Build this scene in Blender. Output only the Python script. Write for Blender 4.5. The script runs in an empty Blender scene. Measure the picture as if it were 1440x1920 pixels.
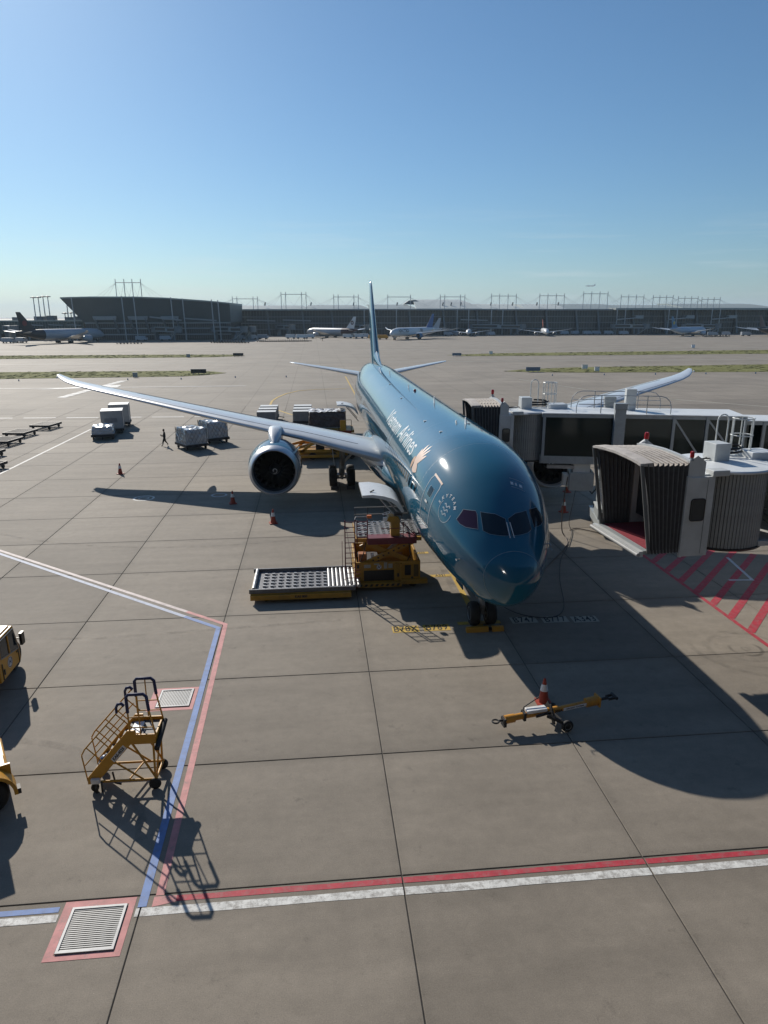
import bpy, bmesh, math, random
import numpy as np
from mathutils import Vector, Matrix
random.seed(7)
PI = math.pi
R = math.radians
scn = bpy.context.scene
C = scn.collection

# ---------------------------------------------------------------- camera
cam_data = bpy.data.cameras.new('camera')
cam_data.sensor_fit = 'VERTICAL'
cam_data.sensor_height = 36.0
cam_data.lens = 36.0 * 1310.1 / 1920.0
cam_data.clip_start = 0.1
cam_data.clip_end = 30000
cam = bpy.data.objects.new('camera', cam_data)
C.objects.link(cam)
def camera_matrix(loc, yaw, pitch, roll):
    cy, sy, cp, sp = math.cos(yaw), math.sin(yaw), math.cos(pitch), math.sin(pitch)
    f = Vector((-sy*cp, cy*cp, -sp)); r = Vector((cy, sy, 0)); u = r.cross(f)
    cr, sr = math.cos(roll), math.sin(roll)
    r2 = cr*r + sr*u; u2 = -sr*r + cr*u; b = -f
    return Matrix(((r2.x, u2.x, b.x, loc[0]), (r2.y, u2.y, b.y, loc[1]), (r2.z, u2.z, b.z, loc[2]), (0, 0, 0, 1)))
cam.matrix_world = camera_matrix((-6.850, -27.415, 12.900), -0.09755, 0.27355, -0.00177)
scn.camera = cam

# ---------------------------------------------------------------- sky and sun
SUN = Vector((-0.7477, 1.5464, 1.0)).normalized()          # towards the sun
SUN_EL = math.asin(SUN.z)
SUN_ROT = math.atan2(SUN.x, SUN.y)
world = bpy.data.worlds.new('World')
scn.world = world
world.use_nodes = True
nt = world.node_tree
for n in list(nt.nodes):
    nt.nodes.remove(n)
wo = nt.nodes.new('ShaderNodeOutputWorld')
bg = nt.nodes.new('ShaderNodeBackground')
sky = nt.nodes.new('ShaderNodeTexSky')
sky.sky_type = 'NISHITA'
sky.sun_disc = False
sky.sun_elevation = SUN_EL
sky.sun_rotation = SUN_ROT
sky.altitude = 0
sky.air_density = 1.0
sky.dust_density = 0.4
sky.ozone_density = 8.0
bg.inputs['Strength'].default_value = 0.085
wb = nt.nodes.new('ShaderNodeMix'); wb.data_type = 'RGBA'; wb.blend_type = 'MULTIPLY'          # camera white balance
wb.inputs['Factor'].default_value = 1.0; wb.inputs['B'].default_value = (.99, 1.09, 1.02, 1)
nt.links.new(sky.outputs[0], wb.inputs['A']); 
# faint streaks of cirrus low over the horizon, all the way round
wtc = nt.nodes.new('ShaderNodeTexCoord'); wmp = nt.nodes.new('ShaderNodeMapping'); wmp.inputs['Scale'].default_value = (3.5, 3.5, 55)
wnz = nt.nodes.new('ShaderNodeTexNoise'); wnz.inputs['Scale'].default_value = 1.6; wnz.inputs['Detail'].default_value = 5
wrg = nt.nodes.new('ShaderNodeMapRange'); wrg.inputs['From Min'].default_value = .54; wrg.inputs['From Max'].default_value = .74; wrg.inputs['To Max'].default_value = .22
wsp = nt.nodes.new('ShaderNodeSeparateXYZ'); wel = nt.nodes.new('ShaderNodeMapRange'); wel.interpolation_type = 'SMOOTHSTEP'
wel.inputs['From Min'].default_value = .16; wel.inputs['From Max'].default_value = .05
wml = nt.nodes.new('ShaderNodeMath'); wml.operation = 'MULTIPLY'
wcl = nt.nodes.new('ShaderNodeMix'); wcl.data_type = 'RGBA'; wcl.inputs['B'].default_value = (9.5, 9.8, 9.9, 1)
nt.links.new(wtc.outputs['Generated'], wmp.inputs['Vector']); nt.links.new(wmp.outputs[0], wnz.inputs['Vector']); nt.links.new(wnz.outputs['Fac'], wrg.inputs['Value'])
nt.links.new(wtc.outputs['Generated'], wsp.inputs[0]); nt.links.new(wsp.outputs['Z'], wel.inputs['Value'])
nt.links.new(wrg.outputs[0], wml.inputs[0]); nt.links.new(wel.outputs[0], wml.inputs[1]); nt.links.new(wml.outputs[0], wcl.inputs['Factor'])
nt.links.new(wb.outputs['Result'], wcl.inputs['A']); nt.links.new(wcl.outputs['Result'], bg.inputs['Color'])
nt.links.new(bg.outputs[0], wo.inputs['Surface'])

sl = bpy.data.lights.new('sun', 'SUN')
sl.energy = 5.0
sl.angle = R(0.53)
sl.color = (1.0, 0.93, 0.83)
so = bpy.data.objects.new('sun', sl)
so.rotation_euler = (-SUN).to_track_quat('-Z', 'Y').to_euler()
so.location = (-40, 60, 60)
C.objects.link(so)

scn.view_settings.view_transform = 'Standard'
scn.view_settings.look = 'None'
scn.view_settings.exposure = 0.0
scn.view_settings.gamma = 1.0
scn.view_settings.use_curve_mapping = False
scn.cycles.max_bounces = 8
scn.cycles.transparent_max_bounces = 12

# ---------------------------------------------------------------- materials
_M = {}
def _n(t, kind, **kw):
    n = t.nodes.new(kind)
    for k, v in kw.items():
        if k in n.inputs: n.inputs[k].default_value = v
        else: setattr(n, k, v)
    return n
def mat(name, col, rough=0.5, metal=0.0, var=0.12, scale=6.0, bump=0.0, coat=0.0, spec=0.5, dirt=0.0, bscale=None, emit=None, alpha=1.0, trans=0.0):
    """painted or plain surface: base colour broken up by two noises, optional grime and relief"""
    if name in _M: return _M[name]
    m = bpy.data.materials.new(name); m.use_nodes = True
    t = m.node_tree; b = t.nodes['Principled BSDF']
    b.inputs['Roughness'].default_value = rough
    b.inputs['Metallic'].default_value = metal
    b.inputs['Specular IOR Level'].default_value = spec
    if coat:
        b.inputs['Coat Weight'].default_value = coat
        b.inputs['Coat Roughness'].default_value = 0.03
    if trans:
        b.inputs['Transmission Weight'].default_value = trans
        b.inputs['IOR'].default_value = 1.1
    if alpha < 1: b.inputs['Alpha'].default_value = alpha
    tc = _n(t, 'ShaderNodeTexCoord')
    n1 = _n(t, 'ShaderNodeTexNoise', Scale=scale, Detail=6.0, Roughness=0.6)
    t.links.new(tc.outputs['Object'], n1.inputs['Vector'])
    mr = _n(t, 'ShaderNodeMapRange')
    mr.inputs['From Min'].default_value = 0.3; mr.inputs['From Max'].default_value = 0.7
    mr.inputs['To Min'].default_value = 1 - var; mr.inputs['To Max'].default_value = 1 + var
    t.links.new(n1.outputs['Fac'], mr.inputs['Value'])
    mx = _n(t, 'ShaderNodeMix', data_type='RGBA', blend_type='MULTIPLY')
    mx.inputs['Factor'].default_value = 1.0
    mx.inputs['A'].default_value = (*col, 1)
    t.links.new(mr.outputs[0], mx.inputs['B'])
    # MULTIPLY of colour by grey value
    last = mx.outputs['Result']
    if dirt:
        n2 = _n(t, 'ShaderNodeTexNoise', Scale=scale*0.37, Detail=8.0, Roughness=0.7)
        t.links.new(tc.outputs['Object'], n2.inputs['Vector'])
        cr = _n(t, 'ShaderNodeMapRange')
        cr.inputs['From Min'].default_value = 0.48; cr.inputs['From Max'].default_value = 0.72
        cr.inputs['To Max'].default_value = dirt
        t.links.new(n2.outputs['Fac'], cr.inputs['Value'])
        mx2 = _n(t, 'ShaderNodeMix', data_type='RGBA')
        t.links.new(cr.outputs[0], mx2.inputs['Factor'])
        t.links.new(last, mx2.inputs['A'])
        mx2.inputs['B'].default_value = (0.05, 0.045, 0.038, 1)
        last = mx2.outputs['Result']
    t.links.new(last, b.inputs['Base Color'])
    if bump:
        n3 = _n(t, 'ShaderNodeTexNoise', Scale=bscale or scale*4, Detail=5.0)
        t.links.new(tc.outputs['Object'], n3.inputs['Vector'])
        bp = _n(t, 'ShaderNodeBump', Strength=bump, Distance=0.02)
        t.links.new(n3.outputs['Fac'], bp.inputs['Height'])
        t.links.new(bp.outputs[0], b.inputs['Normal'])
    if emit:
        b.inputs['Emission Color'].default_value = (*emit[:3], 1); b.inputs['Emission Strength'].default_value = emit[3]
    _M[name] = m
    return m

# ---------------------------------------------------------------- mesh builder
def _frame(d):
    d = Vector(d).normalized()
    a = Vector((0, 0, 1)) if abs(d.z) < 0.95 else Vector((1, 0, 0))
    u = d.cross(a).normalized(); v = d.cross(u).normalized()
    return d, u, v
class MB:
    def __init__(s): s.v = []; s.f = []; s.mi = []; s.cur = 0
    def add(s, vs, fs):
        o = len(s.v); s.v.extend(tuple(p) for p in vs)
        for f in fs: s.f.append(tuple(i+o for i in f)); s.mi.append(s.cur)
        return s
    def box(s, x0, x1, y0, y1, z0, z1):
        return s.add([(x0,y0,z0),(x1,y0,z0),(x1,y1,z0),(x0,y1,z0),(x0,y0,z1),(x1,y0,z1),(x1,y1,z1),(x0,y1,z1)],
                     [(0,3,2,1),(4,5,6,7),(0,1,5,4),(1,2,6,5),(2,3,7,6),(3,0,4,7)])
    def cbox(s, c, sz, rz=0.0):
        c = Vector(c); m = Matrix.Rotation(rz, 3, 'Z'); hx, hy, hz = sz[0]/2, sz[1]/2, sz[2]/2
        P = [c + m @ Vector((a*hx, b*hy, d*hz)) for d in (-1, 1) for a, b in ((-1,-1),(1,-1),(1,1),(-1,1))]
        return s.add(P, [(0,3,2,1),(4,5,6,7),(0,1,5,4),(1,2,6,5),(2,3,7,6),(3,0,4,7)])
    def bar(s, p0, p1, w, h=None, up=(0,0,1)):
        p0, p1 = Vector(p0), Vector(p1); d = (p1-p0).normalized(); h = h or w
        up = Vector(up)
        if abs(d.dot(up)) > 0.98: up = Vector((1,0,0)) if abs(d.x) < .9 else Vector((0,1,0))
        u = d.cross(up).normalized(); v = u.cross(d).normalized()
        P = [p + u*a*w/2 + v*b*h/2 for p in (p0, p1) for a, b in ((-1,-1),(1,-1),(1,1),(-1,1))]
        return s.add(P, [(0,3,2,1),(4,5,6,7),(0,1,5,4),(1,2,6,5),(2,3,7,6),(3,0,4,7)])
    def tube(s, p0, p1, r, n=8, r2=None):
        p0, p1 = Vector(p0), Vector(p1); d, u, v = _frame(p1-p0); r2 = r if r2 is None else r2
        P = [p + (u*math.cos(2*PI*i/n) + v*math.sin(2*PI*i/n))*q for p, q in ((p0, r), (p1, r2)) for i in range(n)]
        F = [(i, (i+1) % n, n+(i+1) % n, n+i) for i in range(n)] + [tuple(range(n-1, -1, -1)), tuple(range(n, 2*n))]
        return s.add(P, F)
    def path(s, pts, r, n=6):
        pts = [Vector(p) for p in pts]; rings = []
        d0 = (pts[1]-pts[0]).normalized(); _, u, v = _frame(d0)
        for i, p in enumerate(pts):
            a = pts[max(i-1, 0)]; b = pts[min(i+1, len(pts)-1)]; d = (b-a).normalized()
            u = (u - d*u.dot(d)).normalized(); v = d.cross(u)
            rings.append([p + (u*math.cos(2*PI*k/n) + v*math.sin(2*PI*k/n))*r for k in range(n)])
        return s.loft(rings)
    def loft(s, rings, caps=True, closed=True):
        n = len(rings[0]); P = [p for r in rings for p in r]; F = []
        for i in range(len(rings)-1):
            for k in range(n if closed else n-1):
                F.append((i*n+k, i*n+(k+1) % n, (i+1)*n+(k+1) % n, (i+1)*n+k))
        if caps and closed: F += [tuple(range(n-1, -1, -1)), tuple(range((len(rings)-1)*n, len(rings)*n))]
        return s.add(P, F)
    def lathe(s, prof, o=(0,0,0), axis=(0,0,1), n=24, caps=True, a0=0.0, a1=2*PI):
        o = Vector(o); d, u, v = _frame(axis); full = abs(a1-a0-2*PI) < 1e-6
        k = n if full else n+1
        rings = [[o + d*h + (u*math.cos(a0+(a1-a0)*i/n) + v*math.sin(a0+(a1-a0)*i/n))*max(r, 1e-4) for i in range(k)] for r, h in prof]
        return s.loft(rings, caps=caps and full, closed=full)
    def disc(s, c, axis, r0, r1, n=24):
        c = Vector(c); d, u, v = _frame(axis)
        if r0 <= 0: return s.add([c+(u*math.cos(2*PI*i/n)+v*math.sin(2*PI*i/n))*r1 for i in range(n)], [tuple(range(n))])
        P = [c+(u*math.cos(2*PI*i/n)+v*math.sin(2*PI*i/n))*r for r in (r0, r1) for i in range(n)]
        return s.add(P, [(i, (i+1) % n, n+(i+1) % n, n+i) for i in range(n)])
    def prism(s, poly, o, u, v, depth):
        o, u, v = Vector(o), Vector(u), Vector(v); w = u.cross(v).normalized()*depth; n = len(poly)
        P = [o+u*a+v*b for a, b in poly] + [o+u*a+v*b+w for a, b in poly]
        return s.add(P, [tuple(range(n-1, -1, -1)), tuple(range(n, 2*n))] + [(i, (i+1) % n, n+(i+1) % n, n+i) for i in range(n)])
    def quad(s, a, b, c, d): return s.add([a, b, c, d], [(0, 1, 2, 3)])
    def mesh(s, name, mats, smooth=None, recalc=True):
        me = bpy.data.meshes.new(name)
        me.from_pydata([tuple(p) for p in s.v], [], s.f)
        mats = mats if isinstance(mats, (list, tuple)) else [mats]
        for m in mats: me.materials.append(m)
        if len(mats) > 1: me.polygons.foreach_set('material_index', s.mi)
        if recalc:
            bm = bmesh.new(); bm.from_mesh(me); bmesh.ops.recalc_face_normals(bm, faces=bm.faces); bm.to_mesh(me); bm.free()
        if smooth is not None:
            me.shade_smooth(); me.set_sharp_from_angle(angle=R(smooth))
        me.update()
        return me
    def build(s, name, mats, parent=None, smooth=None, loc=None, rz=0.0, recalc=True, bevel=0.0):
        o = bpy.data.objects.new(name, s.mesh(name, mats, smooth, recalc)); C.objects.link(o)
        if parent: o.parent = parent
        if loc: o.location = loc
        if rz: o.rotation_euler.z = rz
        if bevel:
            b = o.modifiers.new('bevel', 'BEVEL'); b.width = bevel; b.segments = 2; b.limit_method = 'ANGLE'; b.angle_limit = R(40)
        return o
def tag(o, label=None, cat=None, group=None, kind=None):
    if label: o['label'] = label
    if cat: o['category'] = cat
    if group: o['group'] = group
    if kind: o['kind'] = kind
    return o
def thing(name, label, cat, loc=(0,0,0), rz=0.0, group=None):
    o = bpy.data.objects.new(name, None); C.objects.link(o); o.empty_display_size = 0.3
    o.location = loc; o.rotation_euler.z = rz
    return tag(o, label, cat, group)
def kids(o): return [c for c in bpy.data.objects if c.parent == o]
def copy_tree(o, parent=None):
    c = o.copy(); C.objects.link(c)
    if parent: c.parent = parent
    for ch in kids(o): copy_tree(ch, c)
    return c
def inst(src, name, parent, loc=(0,0,0), rz=0.0):
    """another object on the same mesh data"""
    o = bpy.data.objects.new(name, src.data); C.objects.link(o); o.parent = parent; o.location = loc; o.rotation_euler.z = rz
    for m in src.modifiers:
        if m.type == 'BEVEL':
            b = o.modifiers.new('bevel', 'BEVEL'); b.width = m.width; b.segments = m.segments; b.limit_method = 'ANGLE'; b.angle_limit = m.angle_limit
    return o
def text_mb(txt, size=1.0, spacing=1.0, align='CENTER', bold=0.0, extrude=0.0, shear=0.0):
    """flat lettering as polygons in the x/y plane -> (verts, faces)"""
    cu = bpy.data.curves.new('t', 'FONT'); cu.body = txt; cu.size = size; cu.align_x = align; cu.align_y = 'CENTER'
    cu.space_character = spacing; cu.offset = bold; cu.shear = shear; cu.resolution_u = 3
    o = bpy.data.objects.new('t', cu); C.objects.link(o)
    bpy.context.view_layer.update()
    me = bpy.data.meshes.new_from_object(o.evaluated_get(bpy.context.evaluated_depsgraph_get()))
    V = [tuple(v.co) for v in me.vertices]; F = [tuple(p.vertices) for p in me.polygons]
    bpy.data.objects.remove(o); bpy.data.curves.remove(cu); bpy.data.meshes.remove(me)
    return V, F
def text_obj(name, txt, size, m, parent, o, u, v, off=0.004, **kw):
    V, F = text_mb(txt, size, **kw); o, u, v = Vector(o), Vector(u), Vector(v); w = u.cross(v).normalized()*off
    mb = MB(); mb.add([o+u*p[0]+v*p[1]+w for p in V], F)
    return mb.build(name, m, parent, recalc=False)
# ---------------------------------------------------------------- ground
def concrete(name, joints=False, tone=1.0):
    m = bpy.data.materials.new(name); m.use_nodes = True
    t = m.node_tree; b = t.nodes['Principled BSDF']; L = t.links.new
    geo = _n(t, 'ShaderNodeNewGeometry')
    def noise(scale, detail, sx=1, sy=1, rough=.6, off=0.0):
        mp = _n(t, 'ShaderNodeMapping'); mp.inputs['Scale'].default_value = (sx, sy, 1); mp.inputs['Location'].default_value = (off, off, 0)
        L(geo.outputs['Position'], mp.inputs['Vector'])
        n = _n(t, 'ShaderNodeTexNoise', Scale=scale, Detail=detail, Roughness=rough); L(mp.outputs[0], n.inputs['Vector']); return n.outputs['Fac']
    def rng(x, a, c, lo, hi):
        r = _n(t, 'ShaderNodeMapRange'); r.inputs['From Min'].default_value = a; r.inputs['From Max'].default_value = c
        r.inputs['To Min'].default_value = lo; r.inputs['To Max'].default_value = hi; L(x, r.inputs['Value']); return r.outputs[0]
    def mul(x, y):
        k = _n(t, 'ShaderNodeMath', operation='MULTIPLY'); L(x, k.inputs[0])
        if isinstance(y, float): k.inputs[1].default_value = y
        else: L(y, k.inputs[1])
        return k.outputs[0]
    v = rng(noise(.11, 6), .3, .7, .83, 1.12)
    v = mul(v, rng(noise(.55, 6, .25, 1.6), .3, .7, .86, 1.10))       # broom and tyre streaks along the stands
    v = mul(v, rng(noise(.05, 4, .12, 1.5, off=7.), .35, .7, 1.04, .84))
    v = mul(v, rng(noise(2.2, 8, 1, 1, .75), .3, .7, .88, 1.1))
    v = mul(v, rng(noise(38., 3), .3, .7, .84, 1.15))
    v = mul(v, rng(noise(23., 2, 1, 1, .5, 3.), .70, .78, 1.0, 1.5))                # pale aggregate showing through
    v = mul(v, rng(noise(1.3, 10, 1, 1, .8, 31.), .58, .70, 1.0, .66))  # oil spots
    if not joints:
        oi = _n(t, 'ShaderNodeObjectInfo'); v = mul(v, rng(oi.outputs['Random'], 0, 1, .85, 1.07))
        gc = _n(t, 'ShaderNodeTexCoord'); sg = _n(t, 'ShaderNodeSeparateXYZ'); L(gc.outputs['Generated'], sg.inputs[0])
        for ax in ('X', 'Y'):                                          # grime gathered along the joints
            pg = _n(t, 'ShaderNodeMath', operation='PINGPONG'); L(sg.outputs[ax], pg.inputs[0]); pg.inputs[1].default_value = .5
            ad = _n(t, 'ShaderNodeMath', operation='MULTIPLY_ADD'); L(noise(1.7, 6, 1, 1, .7, 11.), ad.inputs[0]); ad.inputs[1].default_value = -.05; L(pg.outputs[0], ad.inputs[2])
            v = mul(v, rng(ad.outputs[0], -.03, .03, .88, 1.0))
        # circular tyre scrub where tugs turn, beside the hatched box
        sp = _n(t, 'ShaderNodeVectorMath', operation='DISTANCE'); L(geo.outputs['Position'], sp.inputs[0]); sp.inputs[1].default_value = (10.1, -3.4, 0)
        wv = _n(t, 'ShaderNodeMath', operation='SINE'); L(mul(sp.outputs['Value'], 13.0), wv.inputs[0])
        wn = _n(t, 'ShaderNodeMath', operation='MULTIPLY'); L(rng(wv.outputs[0], .3, 1, 0, .55), wn.inputs[0])
        L(mul(rng(sp.outputs['Value'], .5, 2.2, 1, 0), rng(noise(.8, 4, 1, 1, .6, 3.), .45, .62, 0, 1)), wn.inputs[1])
        inv = _n(t, 'ShaderNodeMath', operation='SUBTRACT'); inv.inputs[0].default_value = 1.0; L(wn.outputs[0], inv.inputs[1])
        v = mul(v, inv.outputs[0])
    else:
        sep = _n(t, 'ShaderNodeSeparateXYZ'); L(geo.outputs['Position'], sep.inputs[0])
        for ax, o in (('X', 5.1), ('Y', -0.9)):
            a = _n(t, 'ShaderNodeMath', operation='ADD'); L(sep.outputs[ax], a.inputs[0]); a.inputs[1].default_value = o
            w = _n(t, 'ShaderNodeMath', operation='PINGPONG'); L(a.outputs[0], w.inputs[0]); w.inputs[1].default_value = 3.0
            v = mul(v, rng(w.outputs[0], .03, .07, .62, 1.0))
    mx = _n(t, 'ShaderNodeMix', data_type='RGBA', blend_type='MULTIPLY'); mx.inputs['Factor'].default_value = 1
    mx.inputs['A'].default_value = (.272*tone, .237*tone, .192*tone, 1); L(v, mx.inputs['B'])
    L(mx.outputs['Result'], b.inputs['Base Color'])
    b.inputs['Roughness'].default_value = .8; b.inputs['Specular IOR Level'].default_value = .35
    bp = _n(t, 'ShaderNodeBump', Strength=.25, Distance=.01); L(noise(30., 6), bp.inputs['Height']); L(bp.outputs[0], b.inputs['Normal'])
    return m
M_CON = concrete('slab_concrete'); M_APR = concrete('apron_concrete', True, 1.04)
M_JOINT = mat('joint_sealant', (.05, .046, .042), .9, var=.3)

apron = MB().quad((-9000, -300, -.03), (9000, -300, -.03), (9000, 14000, -.03), (-9000, 14000, -.03)).build('apron', M_APR)
tag(apron, 'wide grey concrete apron running out to the terminal', kind='structure')
SX = [-5.1 + 6*i for i in range(-10, 14)]
SY = [-19.7, -13.76, -8.9, -3.75, 1.95, 7.95, 13.4, 18.9] + [18.9 + 6*i for i in range(1, 11)]
GAP = .015
_slab = {}
def slab_mesh(w, h):
    k = (round(w, 2), round(h, 2))
    if k not in _slab:
        a, b, e = w/2-GAP, h/2-GAP, .012; mb = MB()
        r = lambda x, y, z: [(-x, -y, z), (x, -y, z), (x, y, z), (-x, y, z)]
        mb.add(r(a, b, -.028) + r(a, b, -.009) + r(a-e, b-e, 0), [(0,1,5,4),(1,2,6,5),(2,3,7,6),(3,0,4,7),(4,5,9,8),(5,6,10,9),(6,7,11,10),(7,4,8,11),(8,9,10,11)])
        _slab[k] = mb.mesh('concrete_slab', M_CON, None, False)
    return _slab[k]
jf = MB()
for j in range(len(SY)-1):
    y0, y1 = SY[j], SY[j+1]; d = y1 + 27.4
    xl, xr = -6.85 - .43*d - 5, -6.85 + .69*d + 5
    cols = [i for i in range(len(SX)-1) if SX[i+1] > xl and SX[i] < xr]
    for i in cols:
        o = bpy.data.objects.new('concrete_slab', slab_mesh(SX[i+1]-SX[i], y1-y0)); C.objects.link(o); o.parent = apron
        o.location = ((SX[i]+SX[i+1])/2, (y0+y1)/2, random.uniform(-.0025, 0.0))
    jf.quad((SX[cols[0]]+.03, y0, -.026), (SX[cols[-1]+1]-.03, y0, -.026), (SX[cols[-1]+1]-.03, y1, -.026), (SX[cols[0]]+.03, y1, -.026))
tag(jf.build('joint_sealant', M_JOINT, apron), kind='stuff')

def paint(name, col, wear=.5, lo=.42):
    """road paint worn through to the concrete"""
    m = mat(name, col, .7, var=.18, scale=3.0)
    t = m.node_tree; b = t.nodes['Principled BSDF']
    src = b.inputs['Base Color'].links[0].from_socket
    geo = _n(t, 'ShaderNodeNewGeometry'); n = _n(t, 'ShaderNodeTexNoise', Scale=5.0, Detail=9.0, Roughness=.78)
    t.links.new(geo.outputs['Position'], n.inputs['Vector'])
    r = _n(t, 'ShaderNodeMapRange'); r.inputs['From Min'].default_value = lo+.1; r.inputs['From Max'].default_value = lo+.26
    r.inputs['To Max'].default_value = wear; t.links.new(n.outputs['Fac'], r.inputs['Value'])
    mx = _n(t, 'ShaderNodeMix', data_type='RGBA'); t.links.new(r.outputs[0], mx.inputs['Factor']); t.links.new(src, mx.inputs['A'])
    mx.inputs['B'].default_value = (.22, .20, .18, 1); t.links.new(mx.outputs['Result'], b.inputs['Base Color'])
    return m
P_RED = paint('red_paint', (.43, .03, .05), .45, .37); P_PINK = paint('faded_red_paint', (.56, .235, .225), .7)
P_WHITE = paint('white_paint', (.66, .66, .63), .8, .36); P_BLUE = paint('blue_paint', (.155, .25, .50), .6)
P_YEL = paint('yellow_paint', (.52, .34, .05), .6); P_BLK = paint('black_paint', (.012, .012, .012), .12)
P_PALE = paint('pale_paint', (.42, .40, .33), .7); P_SLATE = paint('bluish_white_paint', (.5, .52, .55), .8)
def ribbon(mb, pts, w, z, dash=None):
    pts = [Vector((p[0], p[1], 0)) for p in pts]
    nn = []
    for i, p in enumerate(pts):
        a = (pts[i]-pts[i-1]).normalized() if i else None; b = (pts[i+1]-pts[i]).normalized() if i < len(pts)-1 else None
        d = ((a or b)+(b or a)).normalized(); n = Vector((-d.y, d.x, 0)); k = 1/max(.4, n.dot(Vector((-(a or b).y, (a or b).x, 0)))); nn.append(n*w/2*k)
    for i in range(len(pts)-1):
        if dash:
            L = (pts[i+1]-pts[i]).length; d = (pts[i+1]-pts[i])/L; s = 0
            while s < L:
                e = min(L, s+dash[0]); a, b = pts[i]+d*s, pts[i]+d*e
                mb.quad(*[(q.x, q.y, z) for q in (a-nn[i], b-nn[i], b+nn[i], a+nn[i])]); s += sum(dash)
        else: mb.quad(*[(q.x, q.y, z) for q in (pts[i]-nn[i], pts[i+1]-nn[i+1], pts[i+1]+nn[i+1], pts[i]+nn[i])])
    return mb
def marking(name, label, pts, w, m, z=.004, dash=None):
    return tag(ribbon(MB(), pts, w, z, dash).build(name, m, recalc=False), label, kind='structure')
def flat(name, label, polys, m, z=.004):
    mb = MB()
    for p in polys: mb.add([(x, y, z) for x, y in p], [tuple(range(len(p)))])
    return tag(mb.build(name, m, recalc=False), label, kind='structure')
def jointed(name, label, x0, x1, y, slope, w, m):
    """a long painted line that stops at every slab joint it crosses"""
    mb = MB(); xs = [x0]+[x for x in SX if x0+.05 < x < x1]+[x1]
    for a, b in zip(xs[:-1], xs[1:]):
        a2, b2 = a+(.02 if a != x0 else 0), b-(.02 if b != x1 else 0); k = 6
        for i in range(k):
            p, q = a2+(b2-a2)*i/k, a2+(b2-a2)*(i+1)/k; wob = lambda x: .008*math.sin(x*2.3)+.006*math.sin(x*5.1+1)
            ya, yb = y+slope*(p-x0), y+slope*(q-x0)
            mb.quad((p, ya-w/2+wob(p), .004), (q, yb-w/2+wob(q), .004), (q, yb+w/2+wob(q+9), .004), (p, ya+w/2+wob(p+9), .004))
    return tag(mb.build(name, m, recalc=False), label, kind='structure')
jointed('red_line', 'long red stand boundary line', -10.35, 60, -13.92, .0006, .17, P_RED)
flat('pink_line_end', 'faded pink start of the red line', [[(-10.86, -14.12), (-10.35, -14.02), (-10.35, -13.83), (-10.86, -13.83)]], P_PINK)
jointed('white_line', 'long worn white line beside the red line', -11.2, 60, -14.25, .0015, .23, P_WHITE)
marking('white_line', 'short worn white line left of the near grate', [(-40, -14.22), (-12.88, -14.23)], .21, P_WHITE)
marking('blue_line', 'short pale blue line left of the near grate', [(-40, -13.97), (-12.92, -13.99)], .15, P_BLUE)
P_PBLUE = paint('pale_blue_paint', (.44, .49, .60), .7); P_PPINK = paint('pale_pink_paint', (.62, .53, .50), .7)
marking('blue_line', 'straight blue line along the stand edge', [(-11.08, -14.1), (-11.26, .72), (-12.9, 2.07)], .2, P_BLUE, .006)
marking('blue_line', 'whitish blue line slanting away to the left', [(-12.9, 2.07), (-25, 12.05), (-48, 31.0)], .2, P_PBLUE, .006)
marking('pink_line', 'straight faded pink line along the stand edge', [(-10.74, -13.8), (-11.0, 1.06), (-12.9, 2.61)], .19, P_PINK)
marking('pink_line', 'whitish pink line slanting away to the left', [(-12.9, 2.61), (-25.2, 12.62), (-48, 31.4)], .19, P_PPINK)
for (x0, x1, y0, y1), (a0, a1, b0, b1) in (((-12.83, -11.25, -15.35, -13.79), (-12.64, -11.39, -15.21, -13.97)), ((-12.86, -11.31, -5.76, -4.25), (-12.61, -11.43, -5.58, -4.37))):
    flat('pink_border', 'pink painted border round a floor grate', [[(x0, y0), (x1, y0), (a1, b0), (a0, b0)], [(x1, y0), (x1, y1), (a1, b1), (a1, b0)], [(x1, y1), (x0, y1), (a0, b1), (a1, b1)], [(x0, y1), (x0, y0), (a0, b0), (a0, b1)]], P_PINK)
def stand_code(txt, x, y, m, w=1.15, h=.62):
    flat('stop_mark', 'stop mark patch reading ' + txt, [[(x-w/2, y-h/2), (x+w/2, y-h/2), (x+w/2, y+h/2), (x-w/2, y+h/2)]], m, .006)
    V, F = text_mb(txt, .74*h/.62, bold=.008, spacing=1.08); mb = MB(); mb.add([(x+p[0]*.60, y+p[1], .010) for p in V], F)
    tag(mb.build('stop_letters', P_BLK, recalc=False), 'black letters ' + txt, kind='structure')
stand_code('B78X', -3.27, -.22, P_YEL); stand_code('B789', -1.93, -.2, P_YEL)
stand_code('B747', 2.02, .17, P_PALE); stand_code('B777', 3.40, .1, P_PALE); stand_code('A343', 4.72, 0, P_PALE)
stand_code('A321', -.66, 5.95, P_YEL, 1.05, .34); stand_code('A333', -1.16, 9.62, P_YEL, .9, .3)
marking('yellow_line', 'yellow lead-in line under the jet', [(0, -.2), (0, 130)], .26, P_YEL)
marking('yellow_line', 'yellow stop bar at the nose wheel', [(-.95, .12), (.95, .1)], .3, P_YEL, .006)
marking('red_line', 'red edge of the hatched box', [(11.14, -16), (11.16, 9.5)], .2, P_RED)
hb = MB()
for k in range(-8, 10):
    y = .95 + 1.47*k
    if y > 9.3: continue
    L = min(9.0, 10.2-y+3) if y > -8 else 9
    ribbon(hb, [(11.2, y), (11.2+L*.69, y+L*.725)], .34, .006)
tag(hb.build('red_hatching', P_RED, recalc=False), 'red diagonal hatching beside the jet bridge', kind='structure')
marking('white_line', 'pale bent line inside the red hatching', [(13.72, 3.82), (14.92, 3.72), (15.6, 7.1)], .16, P_SLATE, .010)  # white line; the bluish tone of its shade is in the paint colour
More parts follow.
